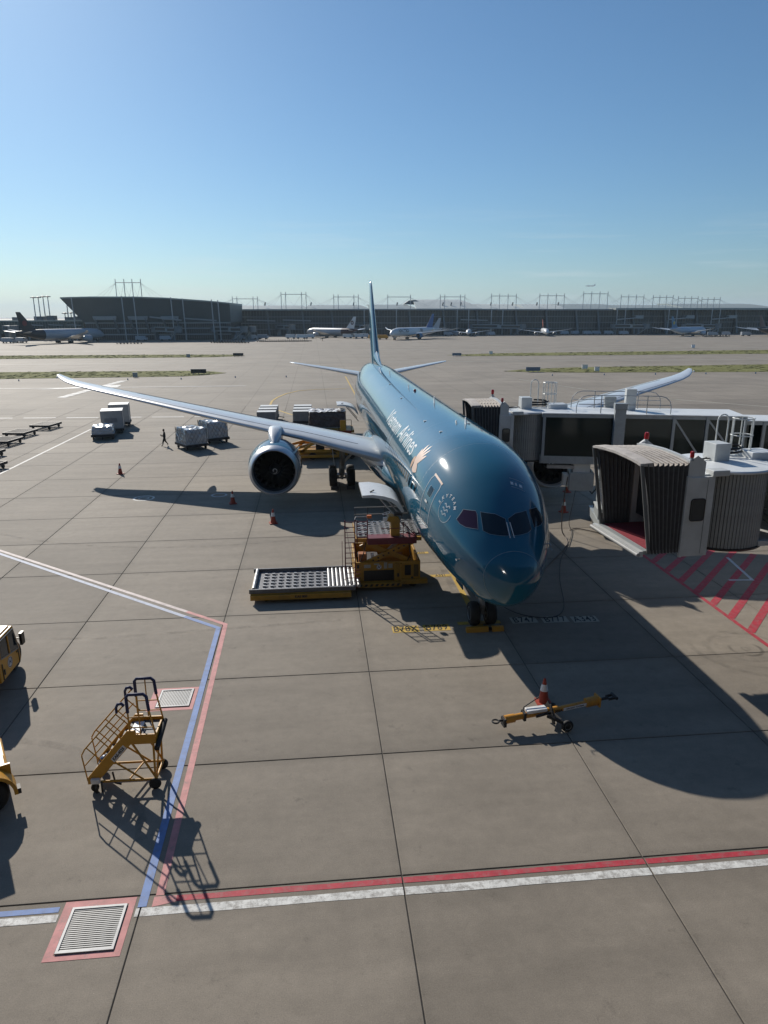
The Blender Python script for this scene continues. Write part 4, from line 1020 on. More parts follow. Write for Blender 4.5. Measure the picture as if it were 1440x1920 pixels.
# traffic cones
def make_cone():
    c = thing('traffic_cone', 'x', 'cone')
    MB().prism(rrect(-.21, .21, -.21, .21, .04, 2), (0,0,0), (1,0,0), (0,1,0), .05).build('base', M_ORANGE, c)
    MB().lathe([(.155,.05),(.035,.74),(.03,.75),(0,.75)], n=20).build('cone_body', M_ORANGE, c, smooth=50)
    MB().lathe([(.108,.39),(.072,.585)], n=20, caps=False).build('reflective_band', M_REFL, c, smooth=50).scale = (1, 1, 1)
    return c
cone0 = make_cone()
for ch in kids(cone0):
    if ch.name.startswith('reflective_band'):
        for v in ch.data.vertices: v.co.x *= 1.04; v.co.y *= 1.04
CONES = [(.72, -6.55, 1.0, 'traffic cone standing against the yellow towbar in front of the nose', 0), (-23.5, 32.6, 1.0, 'traffic cone standing alone on open concrete at the far left', .9), (-12.9, 21.7, 1.0, 'traffic cone at the edge of the left wing shadow', .3),
         (-9.75, 16.4, 1.0, 'traffic cone just in front of the left engine', .2), (9.8, 17.05, 1.0, 'traffic cone in shadow between the nose and the jet bridge', .4), (12.0, 22.5, 1.0, 'traffic cone below the box slung under the far jet bridge', .1)]
for i, (x, y, s, l, rz) in enumerate(CONES):
    o = cone0 if i == 0 else copy_tree(cone0); o.location = (x, y, 0); o.rotation_euler.z = rz; o.scale = (1.22, 1.22, 1.25); tag(o, l, 'cone', 'traffic cones')

# wheel chock at the nose wheel
ck = thing('wheel_chock', 'yellow wheel chock bar lying in front of the nose wheels', 'chock', (0, -.72, 0))
MB().prism([(-.13,0),(.13,0),(.06,.2),(-.06,.2)], (-.75,0,0), (0,1,0), (0,0,1), .95).build('block', M_YEL, ck); MB().prism([(-.13,0),(.13,0),(.06,.2),(-.06,.2)], (.36,0,0), (0,1,0), (0,0,1), .5).build('block', M_YEL, ck)
MB().bar((.2, 0, .1), (.36, 0, .1), .1).build('link', M_BLACK, ck)
for sg in (-1, 1):
    c2 = thing('wheel_chock', ('dark chock at the outer tyre of the left main wheels', 'dark chock at the inner tyre of the left main wheels')[(sg+1)//2], 'chock', (-4.9+sg*.62, 25.2, 0), 0, 'main wheel chocks')
    MB().prism([(-.16,0),(.16,0),(.05,.22),(-.05,.22)], (-.3,0,0), (0,1,0), (0,0,1), .6).build('block', M_DOLLY, c2)

# towbar
tb = thing('towbar', 'yellow aircraft towbar on two small wheels in front of the nose', 'towbar', (.35, -7.85, 0), R(8.4)); tb.scale = (.82, .82, .82)
M_TB = mat('towbar_yellow', (.55, .25, .03), .45, dirt=.4)
MB().tube((-1.35,0,.52), (.55,0,.62), .13, 14).build('rear_tube', M_TB, tb, smooth=50)
MB().tube((-1.75,0,.48), (-1.35,0,.5), .17, 14).build('head_sleeve', M_TB, tb, smooth=50)
MB().tube((.5,0,.60), (1.9,0,.72), .105, 14).build('front_tube', M_TB, tb, smooth=50)
MB().tube((1.75,0,.71), (2.25,0,.76), .19, 12).build('coupling_sleeve', M_TB, tb, smooth=50)
ey = MB(); ey.tube((-1.75,0,.48), (-2.0,0,.46), .05, 8); ey.path([(-2.13+.13*math.cos(R(a)), .13*math.sin(R(a)), .46) for a in range(0, 361, 20)], .035, 6); ey.build('tow_eye', M_DOLLY, tb, smooth=50)
MB().cbox((-1.78,0,.4), (.12,.32,.34)).build('head_flange', M_DOLLY, tb); MB().cbox((2.27,0,.76), (.06,.46,.42)).build('coupling_flange', M_TB, tb)
MB().tube((2.3,0,.76), (2.75,0,.8), .06, 8).bar((2.7,-.12,.8),(3.05,-.12,.83),.05,.1).bar((2.7,.12,.8),(3.05,.12,.83),.05,.1).tube((3.02,-.2,.83),(3.02,.2,.83),.07,8).build('shear_head', M_DOLLY, tb)
fr = MB().bar((-.55,-.3,.62),(.25,-.12,.6),.06,.1).bar((-.55,.3,.62),(.25,.12,.6),.06,.1).bar((-.1,-.34,.6),(.62,-.62,.3),.10,.12).bar((-.1,.34,.6),(.62,.62,.3),.10,.12).bar((.55,-.62,.26),(.55,.62,.26),.08)
fr.build('axle_frame', M_DOLLY, tb); MB().bar((.15,-.45,.25),(.15,-.05,.92),.05,.2).bar((.15,.45,.25),(.15,.05,.92),.05,.2).build('lift_bracket', M_DOLLY, tb)
MB().box(-.85,.0,-.16,.16,.66,.80).build('hydraulic_tank', M_REFL, tb, bevel=.03); MB().path([(-.95,.1,.7),(-.9,.1,.86),(-.15,.35,1.05)], .025, 6).build('pump_handle', M_DOLLY, tb)
MB().cbox((-.95,0,.55), (.1,.32,.34)).build('clamp', M_DOLLY, tb)
for y in (-.66, .66):
    w = wheel(MB(), (.62,y,.24), .24, .15, (0,1,0)).build('tyre', M_RUB, tb, smooth=50); hubs(MB(), (.62,y,.24), .24, .16, (0,1,0)).build('wheel_rim', M_GALV, tb, smooth=50)
MB().prism([(.72,.56),(1.72,.645),(1.72,.765),(.72,.68)], (0,-.108,0), (1,0,0), (0,0,1), .012).build('white_stripe', M_REFL, tb)
text_obj('lettering', 'KAS 302A', .15, M_BLACK, tb, (.33,-.145,.60), (.996,0,.085), (-.085,0,.996), .004, bold=.006)
text_obj('lettering', 'AIRCRAFT TOWBAR', .085, M_BLACK, tb, (1.22,-.124,.664), (.996,0,.085), (-.085,0,.996), .004, bold=.003)

# yellow maintenance stair
ms = thing('access_stair', 'yellow wheeled maintenance stair with blue-padded rails', 'stairs', (-12.95, -9.42, 0), R(-1.0))
def T(p0, p1, r, name='rail', m=M_YEL): MB().tube(p0, p1, r, 8).build(name, m, ms, smooth=50)
hwd = .42
for y in (-hwd, hwd):
    MB().prism([(-.78,.26),(-.52,.26),(.92,1.66),(.92,1.90),(.70,1.90),(-.78,.45)], (0,y,0), (1,0,0), (0,0,1), .045).build('stringer', M_YEL, ms)
for k in range(6):
    x = -.55+.245*k; z = .48+.235*k; MB().box(x-.10, x+.13, -hwd+.05, hwd, z-.02, z+.02).build('tread', M_TREAD, ms)
MB().box(.66, 1.42, -hwd-.02, hwd+.06, 1.62, 1.66).build('platform', M_TREAD, ms)
for y in (-hwd-.03, hwd+.04): MB().box(.62, 1.44, y, y+.04, 1.46, 1.76).build('platform_edge', M_YEL, ms)
MB().box(1.40, 1.44, -hwd+.02, hwd+.02, 1.46, 1.70).build('platform_edge', M_YEL, ms)
MB().tube((1.5, -hwd-.22, 1.42), (1.5, hwd+.06, 1.62), .075, 10).build('rubber_bumper', M_RUB, ms, smooth=50)
for y in (-hwd, hwd):
    T((.72, y, 1.6), (1.36, y, .30), .032, 'brace'); T((1.36, y, 1.6), (1.32, y, .30), .032, 'leg'); T((.10, y, .95), (1.0, y, .30), .028, 'brace')
    T((-.62, y, .30), (1.36, y, .30), .035, 'base_rail')
T((1.34,-hwd,.30),(1.34,hwd,.30),.035,'base_rail'); T((.55,-hwd,.30),(.8,hwd,.30),.028,'base_rail'); T((1.35,-hwd,.32),(1.35,hwd,1.4),.026,'brace'); T((-.6,-hwd,.3),(-.6,hwd,.3),.035,'base_rail')
for y in (-hwd-.02, hwd+.02):
    # sloping handrails with three posts, mid-rail, padded loop at the top
    T((-.78,y,.36), (-.88,y,1.18), .022); T((-.88,y,1.18),(-.76,y,1.36),.022); T((-.76,y,1.36),(.66,y,2.68),.022); T((-.80,y,.86),(.66,y,2.22),.018)
    for k in range(4):
        x = -.70+.36*k; z = 1.36+.93*(x+.76); T((x,y,z),(x+.46,y,z-.44),.018)
    MB().path([(.42,y,2.46),(.42,y,2.62),(.48,y,2.72),(.60,y,2.74),(.68,y,2.66)], .045, 8).build('padded_grip', M_NAVY, ms, smooth=60)
    P = [(.76,y,1.68),(.76,y,2.92),(.82,y,3.0),(1.22,y,3.0),(1.30,y,2.92),(1.34,y,2.45),(1.42,y,1.95),(1.46,y,1.68)]
    MB().path(P, .024, 7).build('rail', M_YEL, ms, smooth=60)
    MB().path([(.76,y,2.45),(.76,y,2.92),(.82,y,3.0),(1.22,y,3.0),(1.30,y,2.92),(1.33,y,2.5)], .046, 8).build('padded_grip', M_NAVY, ms, smooth=60)
    T((.76,y,2.3),(1.36,y,2.3),.018); T((.76,y,1.98),(1.42,y,1.98),.018); T((1.05,y,1.68),(1.05,y,3.0),.018)
MB().lathe([(.0,0),(.14,.02),(.17,.14),(.14,.26),(0,.3)], (-.42,-.12,.72), (1,0,.4), 14).build('hydraulic_reservoir', mat('reservoir_blue', (.03,.06,.14), .4), ms, smooth=60)
MB().bar((-.35,.0,.30),(.62,.05,1.5),.05).build('hydraulic_ram', M_GALV, ms)
MB().box(-.66,-.36,-.55,-.40,.30,.46).build('hand_pump', M_REFL, ms, bevel=.03); MB().bar((-.5,-.5,.0),(-.5,-.5,.34),.07).bar((-.32,-.5,.02),(-.32,-.5,.34),.05).build('jack_leg', M_DOLLY, ms)
MB().path([(0,-.3,.5),(.05,-.3,.15),(.25,-.3,.1)], .03, 6).build('draw_handle', M_DOLLY, ms)
MB().box(.70,.98,-.3,.3,1.66,1.72).build('platform_box', M_REFL, ms, bevel=.02)
for x, y in ((1.30,-hwd-.02), (1.30,hwd+.04)):
    wheel(MB(), (x,y,.17), .17, .09, (0,1,0)).build('castor_wheel', M_RUB, ms, smooth=50); MB().bar((x,y,.17),(x,y,.32),.07,.13).build('castor_fork', M_GALV, ms)
for y in (-hwd, hwd): wheel(MB(), (-.58,y,.13), .13, .10, (0,1,0)).build('castor_wheel', M_RUB, ms, smooth=50)
a = math.atan2(1.40, 1.44); u = (math.cos(a), 0, math.sin(a)); v = (-math.sin(a), 0, math.cos(a))
mb = MB(); c = Vector((.34,-hwd-.048,1.20)); mb.add([c+Vector(u)*p+Vector(v)*q for p, q in ((-.31,-.075),(.31,-.075),(.31,.075),(-.31,.075))], [(0,1,2,3)]); mb.build('number_plate', M_REFL, ms)
text_obj('lettering', 'KAS-4525', .13, M_BLACK, ms, (.34,-hwd-.050,1.20), u, v, .004, bold=.006)

for o in kids(ms):
    for v_ in o.data.vertices:
        if v_.co.x < .7: v_.co.x = .7+(v_.co.x-.7)*.83

# container loader at the forward hold
cl = thing('cargo_loader', 'yellow scissor cargo loader with red ladder at the forward hold', 'cargo loader', (0,0,0))
MB().box(-10.1,-5.4,3.3,6.15,.22,.46).build('bed_frame', M_YELD, cl, bevel=.02); MB().box(-10.05,-5.3,3.38,6.08,.46,.50).build('bed_deck', M_DECK, cl)
for y in (3.30, 6.08): MB().box(-10.15,-5.2,y,y+.09,.46,.66).build('bed_rail', M_DECK, cl)
MB().box(-10.1,-5.4,3.16,3.30,.16,.42).build('bed_skirt', M_YELD, cl, bevel=.02)
MB().tube((-9.95,3.45,.62),(-9.95,6.05,.62),.09,12).build('end_roller', M_ROLL, cl, smooth=50)
bx = MB().box(-.11,.11,-.09,.09,0,.075).mesh('caster_ball', M_ROLL); pk = MB().box(-.14,.02,-.12,.12,0,.02).mesh('caster_pocket', M_BLACK)
for i in range(9):
    for j in range(6):
        x, y = -9.5+.36*i, 3.62+.40*j
        for me, nm, dx, z in ((bx, 'caster_ball', 0, .50), (pk, 'caster_pocket', .17, .502)):
            o = bpy.data.objects.new(nm, me); C.objects.link(o); o.parent = cl; o.location = (x+dx, y, z); o.scale = (.62, .62, 1)
for i in range(8):
    o = MB().tube((0,3.5,.57),(0,5.95,.57),.075,10).build('roller', M_ROLL, cl, smooth=50) if i == 0 else inst(o, 'roller', cl); o.location.x = -6.42+.2*i
MB().box(-8.4,-7.1,3.10,3.18,.2,.44).build('bed_plate', M_YELD, cl); text_obj('lettering', 'KAS 800', .16, M_BLACK, cl, (-7.75,3.094,.32), (1,0,0), (0,0,1), .004, bold=.008)
# engine body
body = MB(); body.box(-5.15,-1.95,4.45,4.55,.35,1.40).box(-5.15,-1.95,7.5,7.6,.35,1.40).box(-5.15,-5.05,4.55,7.5,.35,1.40).box(-2.05,-1.95,4.55,7.5,.35,1.40).box(-5.05,-2.05,4.55,7.5,.35,.5)
body.build('body', M_YELD, cl, bevel=.015); MB().box(-5.3,-2.9,4.15,4.45,.2,.42).build('side_step', M_YELD, cl, bevel=.02); MB().box(-2.9,-1.6,4.3,4.6,.25,.5).build('side_step', M_YELD, cl, bevel=.02)
MB().box(-4.72,-3.25,4.425,4.455,.45,.98).build('open_bay', M_BLACK, cl); MB().box(-2.72,-2.42,4.425,4.455,.68,1.2).build('side_hatch', M_BLACK, cl); MB().box(-2.28,-2.05,4.43,4.452,.6,1.22).build('side_hatch', mat('hatch_brown', (.12,.075,.02), .6), cl)
for x0, x1 in ((-2.95,-2.86),(-3.22,-3.1)): MB().box(x0,x1,4.36,4.45,.42,1.3).build('body_post', M_YELD, cl)
for cx_, w_, z0, z1 in ((-4.55,.32,1.12,1.28),(-3.66,.16,1.06,1.37),(-3.42,.2,1.08,1.3),(-4.1,.26,1.26,1.33)): MB().box(cx_-w_/2,cx_+w_/2,4.44,4.447,z0,z1).build('notice', mat('notice_grey', (.36,.36,.33), .6), cl)
ring_ = MB().disc((-3.98,4.444,1.14), (0,-1,0), 0, .125).build('emblem', M_REFL, cl)
MB().disc((-3.98,4.440,1.14), (0,-1,0), .095, .115).build('emblem_ring', M_NAVY, cl); text_obj('emblem_letter', 'H', .16, M_NAVY, cl, (-3.98,4.441,1.14), (1,0,0), (.25,0,.97), .003, bold=.01)
# scissors
def sbar(p0, p1): MB().bar(p0, p1, .10, .24).build('scissor_arm', M_YELD, cl)
for y in (4.65, 7.2): sbar((-4.7,y,1.25),(-2.3,y,2.35)); sbar((-2.3,y+.12,1.25),(-4.7,y+.12,2.35))
mb = MB()
for k in range(9): mb.cbox((-4.5+.25*k, 4.59, 1.34+.115*k), (.09,.02,.07))
mb.build('arm_holes', M_BLACK, cl)
MB().tube((-4.6,5.5,.7),(-3.0,5.5,2.0),.09,10).build('hydraulic_ram', M_GALV, cl, smooth=50); MB().box(-4.9,-3.9,5.0,6.6,.5,1.2).build('engine_block', M_DOLLY, cl); MB().box(-4.95,-4.55,4.7,5.1,1.2,1.75).build('valve_box', mat('rust_orange', (.35,.12,.03), .6), cl); MB().box(-4.35,-4.2,4.75,4.95,1.25,1.7).build('filter', M_REFL, cl); MB().cbox((-2.9,5.0,1.5), (.2,.2,.28)).build('filter', mat('rust_orange', (.35,.12,.03), .6), cl)
# raised platform
MB().box(-5.1,-1.9,4.5,7.3,2.42,2.60).build('platform_frame', M_YELD, cl); MB().box(-5.05,-1.75,4.75,7.25,2.60,2.64).build('platform_deck', M_DECK, cl); MB().box(-2.6,-1.3,4.9,7.15,2.64,2.70).build('bridge_plate', M_DECK, cl)
mb = MB()
for k in range(7): mb.cbox((-4.5+.36*k, 4.485, 2.5), (.16,.03,.06))
mb.build('frame_slots', M_BLACK, cl)
bx2 = MB().box(-.07,.07,-.06,.06,0,.06).mesh('caster_ball', M_ROLL)
for i in range(12):
    for j in range(7):
        o = bpy.data.objects.new('caster_ball', bx2); C.objects.link(o); o.parent = cl; o.location = (-4.85+.29*i, 5.0+.34*j, 2.64 if i < 8 else 2.70)
MB().box(-4.55,-2.2,4.05,4.72,2.42,2.74).build('operator_walkway', M_RED, cl, bevel=.02)
MB().prism([(-3.42,2.74),(-2.98,2.74),(-2.98,3.55),(-3.1,3.72),(-3.5,3.72),(-3.62,3.5),(-3.42,3.42)], (0,4.3,0), (1,0,0), (0,0,1), -.5).build('control_console', M_YELD, cl, bevel=.03)
MB().path([(-3.62+.17*math.cos(R(a)), 4.5+.17*math.sin(R(a)), 3.84+.05*math.cos(R(a))) for a in range(0, 361, 24)], .02, 6).tube((-3.62,4.5,3.84),(-3.5,4.5,3.6),.03,6).build('steering_wheel', M_REFL, cl, smooth=60)
MB().cbox((-3.68,4.42,3.58), (.2,.16,.16)).build('lamp', M_REFL, cl); MB().cbox((-4.42,4.75,3.62), (.22,.16,.14)).build('lamp', mat('amber', (.6,.16,.03), .4), cl); MB().cbox((-3.05,4.5,3.8), (.4,.3,.12)).build('console_lid', M_DOLLY, cl)
def lrail(pts, r=.025, m=M_RED, nm='railing'): MB().path(pts, r, 6).build(nm, m, cl)
# ladder from the ground to the walkway, with hoops above
for x in (-5.62,-5.15): lrail([(x,4.12,.35),(x,4.12,3.66)], .03, M_RED, 'ladder_rail')
for k in range(13): lrail([(-5.62,4.12,.5+.255*k),(-5.15,4.12,.5+.255*k)], .02, M_RED, 'ladder_rung')
for x in (-5.05,-4.55):
    lrail([(x,4.16,2.5),(x,4.16,3.62)], .03)
for z in (2.75,2.95,3.15,3.35,3.55): lrail([(-5.05,4.16,z),(-4.55,4.16,z)], .022)
lrail([(-5.15,4.12,3.66),(-5.1,4.3,3.75),(-4.6,4.3,3.75),(-4.5,4.3,3.55)], .025, M_GALV)
for z in (.55,.75,.95,1.15): lrail([(-5.15,4.12,z),(-4.9,4.12,z)], .02)
MB().box(-5.7,-5.05,4.0,4.35,.28,.36).build('ladder_foot', M_RED, cl)
for z in (3.05,3.45): lrail([(-2.85,4.1,z),(-2.2,4.1,2.75)], .022)
lrail([(-2.85,4.1,2.7),(-2.85,4.1,3.5)], .022); lrail([(-3.9,4.1,3.2),(-2.85,4.1,3.2)], .018)
# fence on the far side
for z, x1 in ((3.35,-2.4),(2.98,-2.2)): lrail([(-5.0,7.45,z),(x1,7.45,z)], .025, mat('rail_pale', (.28,.27,.25), .5))
for x in (-4.95,-4.3,-3.4,-2.5): lrail([(x,7.45,2.5),(x,7.45,3.35)], .022, M_DOLLY)
for x in (-5.75,-5.62): lrail([(x,4.5,.5),(x,4.5,2.5-.4*(x > -5.7))], .015, M_RED, 'guide_rod')
for x in (-4.9,-2.3):
    for y in (4.75,7.35): wheel(MB(), (x,y,.3), .3, .25, (0,1,0)).build('tyre', M_RUB, cl, smooth=50)
for x in (-9.4,-6.2):
    for y in (3.5,5.95): wheel(MB(), (x,y,.14), .14, .2, (0,1,0)).build('tyre', M_RUB, cl, smooth=50)

MB().path([(-5.0,4.7,1.2),(-4.85,4.5,1.5),(-4.7,4.55,1.9),(-4.6,4.7,2.35)], .025, 6).build('hydraulic_hose', M_BLACK, cl, smooth=60); MB().path([(-2.6,4.62,1.3),(-2.45,4.5,1.7),(-2.5,4.6,2.35)], .025, 6).build('hydraulic_hose', M_BLACK, cl, smooth=60)
for k in range(9):
    x = -5.25+.26*k; MB().prism([(0,0),(.13,0),(.2,.12),(.07,.12)], (x,4.146,.26), (1,0,0), (0,0,1), .004).build('hazard_stripe', M_BLACK, cl)
for x, z in ((-5.0,1.2),(-3.05,.7),(-2.35,.5)): MB().box(x-.05,x+.05,4.435,4.449,z-.09,z+.09).build('latch', M_DOLLY, cl)
# second loader at the rear hold, mostly behind the wing
rl = thing('cargo_loader', 'second yellow cargo loader raised at the rear hold behind the wing', 'cargo loader', (-6.2, 38.6, 0))
MB().box(-3.6,3.0,-1.6,1.6,.35,.75).build('chassis', M_YELD, rl, bevel=.02); MB().box(-3.4,2.9,-1.5,1.5,2.45,2.7).build('platform', M_YELD, rl, bevel=.02)
for y in (-1.45, 1.45):
    for p0, p1 in (((-2.7,y*1.6,.35),(-.45,y*1.6,2.1)), ((1.8,y*1.6,.35),(-.45,y*1.6,2.1)), ((-2.6,y*1.6,.95),(1.7,y*1.6,.95)), ((-2.6,y*1.6,.45),(1.7,y*1.6,.45)), ((-3.2,y,.9),(2.3,y,2.3))): MB().bar(p0, p1, .14, .24).build('scissor_arm', M_YEL, rl)
MB().box(-.7,.1,-1.6,-1.4,.8,1.5).build('valve_box', M_DOLLY, rl); MB().box(2.0,3.0,-1.7,-.9,.7,2.3).build('engine_cover', mat('rust_orange', (.35,.12,.03), .6), rl)
MB().box(1.4,2.6,-2.2,-1.6,2.5,2.75).build('operator_walkway', mat('walkway_red', (.32,.05,.02), .5), rl); MB().box(1.6,2.1,-2.1,-1.7,2.75,3.7).build('control_console', M_YEL, rl)
for x in (1.4,2.6): MB().tube((x,-2.2,2.7),(x,-2.2,3.75),.03,6).build('railing', M_DOLLY, rl)
MB().tube((1.4,-2.2,3.75),(2.6,-2.2,3.75),.03,6).build('railing', M_DOLLY, rl)
for x in (-3,-1,1,2.6):
    for y in (-1.5,1.5): wheel(MB(), (x,y,.36), .36, .3, (0,1,0)).build('tyre', M_RUB, rl, smooth=50)

# wrapped and netted freight
rnd = random.Random(5)
def lumpy(w, d, h, n=7, j=.05, crown=.0):
    """a filmed pallet load: box skin with soft irregular creases"""
    bm = bmesh.new(); bmesh.ops.create_cube(bm, size=1.0); bmesh.ops.subdivide_edges(bm, edges=bm.edges[:], cuts=n, use_grid_fill=True)
    for v in bm.verts:
        top = v.co.z > .49; k = 1-.10*max(0, v.co.z+.5)**3
        v.co = Vector((v.co.x*w*k, v.co.y*d*k, (v.co.z+.5)*h)); q = j if v.co.z > .05 else 0
        v.co += Vector((rnd.uniform(-q, q), rnd.uniform(-q, q), rnd.uniform(-q, q)*(1.6 if top else .6)))
    me = bpy.data.meshes.new('load'); bm.to_mesh(me); bm.free(); return me
def net(parent, w, d, h, z0, m, step=.42):
    mb = MB(); e = .03
    for sg in (-1, 1):
        for k in range(int(w/step)+1):
            x = -w/2+k*step; mb.bar((x, sg*(d/2+e), z0), (min(w/2, x+h*.6), sg*(d/2-.05+e), z0+h), .02, .012); mb.bar((x, sg*(d/2+e), z0), (max(-w/2, x-h*.6), sg*(d/2-.05+e), z0+h), .02, .012)
        for k in range(int(d/step)+1):
            y = -d/2+k*step; mb.bar((sg*(w/2+e), y, z0), (sg*(w/2-.05+e), min(d/2, y+h*.6), z0+h), .02, .012); mb.bar((sg*(w/2+e), y, z0), (sg*(w/2-.05+e), max(-d/2, y-h*.6), z0+h), .02, .012)
    o = mb.build('net', m, parent); o['kind'] = 'stuff'
M_NET = mat('net_black', (.03, .03, .03), .8)
def freight(label, x, y, z, w, d, h, rz, netted=True, m=M_WRAP, group='wrapped freight pallets', cat='cargo'):
    f = thing('freight_pallet', label, cat, (x, y, z), rz, group)
    MB().box(-w/2-.06, w/2+.06, -d/2-.06, d/2+.06, 0, .07).build('pallet', M_ULD, f)
    me = lumpy(w, d, h); me.materials.append(m); o = bpy.data.objects.new('load', me); C.objects.link(o); o.parent = f; o.location.z = .07
    if netted: net(f, w, d, h, .1, M_NET)
    return f
def make_dolly(w=2.9, d=2.3):
    t = thing('cargo_dolly', 'x', 'dolly')
    MB().box(-w/2, w/2, -d/2+.3, -d/2+.5, .42, .5).box(-w/2, w/2, -.1, .1, .42, .5).box(-w/2, w/2, d/2-.5, d/2-.3, .42, .5).build('deck', M_DOLLY, t)
    fr = MB()
    for y in (-d/2, d/2): fr.box(-w/2-.03, w/2+.03, y-.05, y+.05, .36, .60)
    for x in (-w/2, w/2): fr.box(x-.05, x+.05, -d/2, d/2, .36, .60)
    fr.build('frame', M_DOLLY, t); me = MB().tube((0,-d/2+.1,.55),(0,d/2-.1,.55),.05,8).mesh('roller', M_DROLL)
    for k in range(9):
        o = bpy.data.objects.new('roller', me); C.objects.link(o); o.parent = t; o.location.x = -w/2+.2+(w-.4)*k/8
    wm = wheel(MB(), (0,0,0), .2, .14, (0,1,0)).mesh('tyre', M_RUB, 50)
    for x in (-w/2+.4, w/2-.4):
        for y in (-d/2+.15, d/2-.15):
            o = bpy.data.objects.new('tyre', wm); C.objects.link(o); o.parent = t; o.location = (x, y, .2)
    MB().bar((w/2, 0, .4), (w/2+.9, 0, .25), .08).build('drawbar', M_DOLLY, t)
    return t
dol0 = make_dolly()
DG = 'cargo dollies on the left apron'
DOL = [(-19.4, 44.2, R(-58), 'black dolly under the nearer film-wrapped pallet'), (-17.75, 47.9, R(-58), 'black dolly under the farther film-wrapped pallet'),
       (-30.1, 51.6, R(-78), 'black dolly carrying the low silver tarp-covered load'), (-30.1, 55.6, R(-78), 'black dolly under the tall white container'), (-30.6, 60.6, R(-80), 'black dolly under the rearmost white container'),
       (-35.6, 35.2, R(78), 'empty dolly nearest the camera at the left edge'), (-38.2, 41.3, R(80), 'empty dolly second nearest at the left edge'), (-39.3, 48.6, R(80), 'empty dolly third along the left edge'), (-39.8, 54.0, R(80), 'empty dolly fourth along the left edge'), (-39.0, 59.5, R(80), 'empty dolly farthest along the left edge')]
for i, (x, y, rz, l) in enumerate(DOL):
    o = dol0 if i == 0 else copy_tree(dol0); o.location = (x, y, 0); o.rotation_euler.z = rz; tag(o, l, 'dolly', DG)
freight('nearer film-wrapped netted pallet beside the walking person', -19.4, 44.2, .60, 2.7, 2.2, 1.45, R(-58)+R(55)*0)
freight('farther film-wrapped netted pallet beside the walking person', -17.75, 47.9, .60, 2.6, 2.2, 1.6, R(-58))
freight('low load under crumpled silver sheet in front of white container', -30.1, 51.6, .60, 2.8, 2.2, .75, R(-78), False)
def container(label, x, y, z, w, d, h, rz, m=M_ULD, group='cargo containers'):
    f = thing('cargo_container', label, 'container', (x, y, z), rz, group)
    MB().box(-w/2, w/2, -d/2, d/2, .0, h).build('shell', m, f, bevel=.03)  # shell greyer than the roof: shade on the sides is in the colour
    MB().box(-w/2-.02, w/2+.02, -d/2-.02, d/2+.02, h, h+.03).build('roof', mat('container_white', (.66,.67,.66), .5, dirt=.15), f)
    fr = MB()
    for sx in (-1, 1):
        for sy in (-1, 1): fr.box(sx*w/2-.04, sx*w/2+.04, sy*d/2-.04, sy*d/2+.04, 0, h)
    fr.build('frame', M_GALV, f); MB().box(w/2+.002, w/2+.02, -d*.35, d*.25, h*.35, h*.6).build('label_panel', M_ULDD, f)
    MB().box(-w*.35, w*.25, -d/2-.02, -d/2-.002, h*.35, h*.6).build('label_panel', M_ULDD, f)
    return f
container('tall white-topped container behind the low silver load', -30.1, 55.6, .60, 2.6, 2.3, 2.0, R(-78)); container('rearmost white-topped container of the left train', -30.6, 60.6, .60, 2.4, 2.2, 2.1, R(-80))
# containers waiting by the rear loader
for i in range(2):
    for k in range(3):
        x, y = (-12.75, -8.45)[i], 58.6+2.7*k; w_ = ('nearest', 'middle', 'farthest')[k]+' white-topped container of the '+('left', 'right')[i]+' row behind the left wing'
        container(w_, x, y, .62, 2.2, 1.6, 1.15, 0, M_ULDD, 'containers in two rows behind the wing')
        o = copy_tree(dol0); o.location = (x, y, 0); o.rotation_euler.z = R(90) if False else 0; o.scale = (.8, .8, 1); tag(o, 'dolly under the '+w_.replace(' white-topped', ''), 'dolly', DG)
M_DRK = mat('netted_dark_freight', (.10, .085, .09), .6, var=.35, scale=3)
freight('long dark netted load with white top on the rear loader', -5.75, 39.8, 2.7, 3.5, 2.5, 1.45, 0, True, M_DRK)
tp_ = MB(); rr = random.Random(3)
pts = [[(-1.75+3.5*i/20, -1.25+2.5*j/6, 1.54+rr.uniform(-.05, .06)) for i in range(21)] for j in range(7)]
for j in range(6): tp_.add(pts[j]+pts[j+1], [(i, i+1, 21+i+1, 21+i) for i in range(20)])
sh = tp_.build('cover_sheet', M_REFL, [o for o in bpy.data.objects if o.get('label', '').startswith('long dark netted')][0])

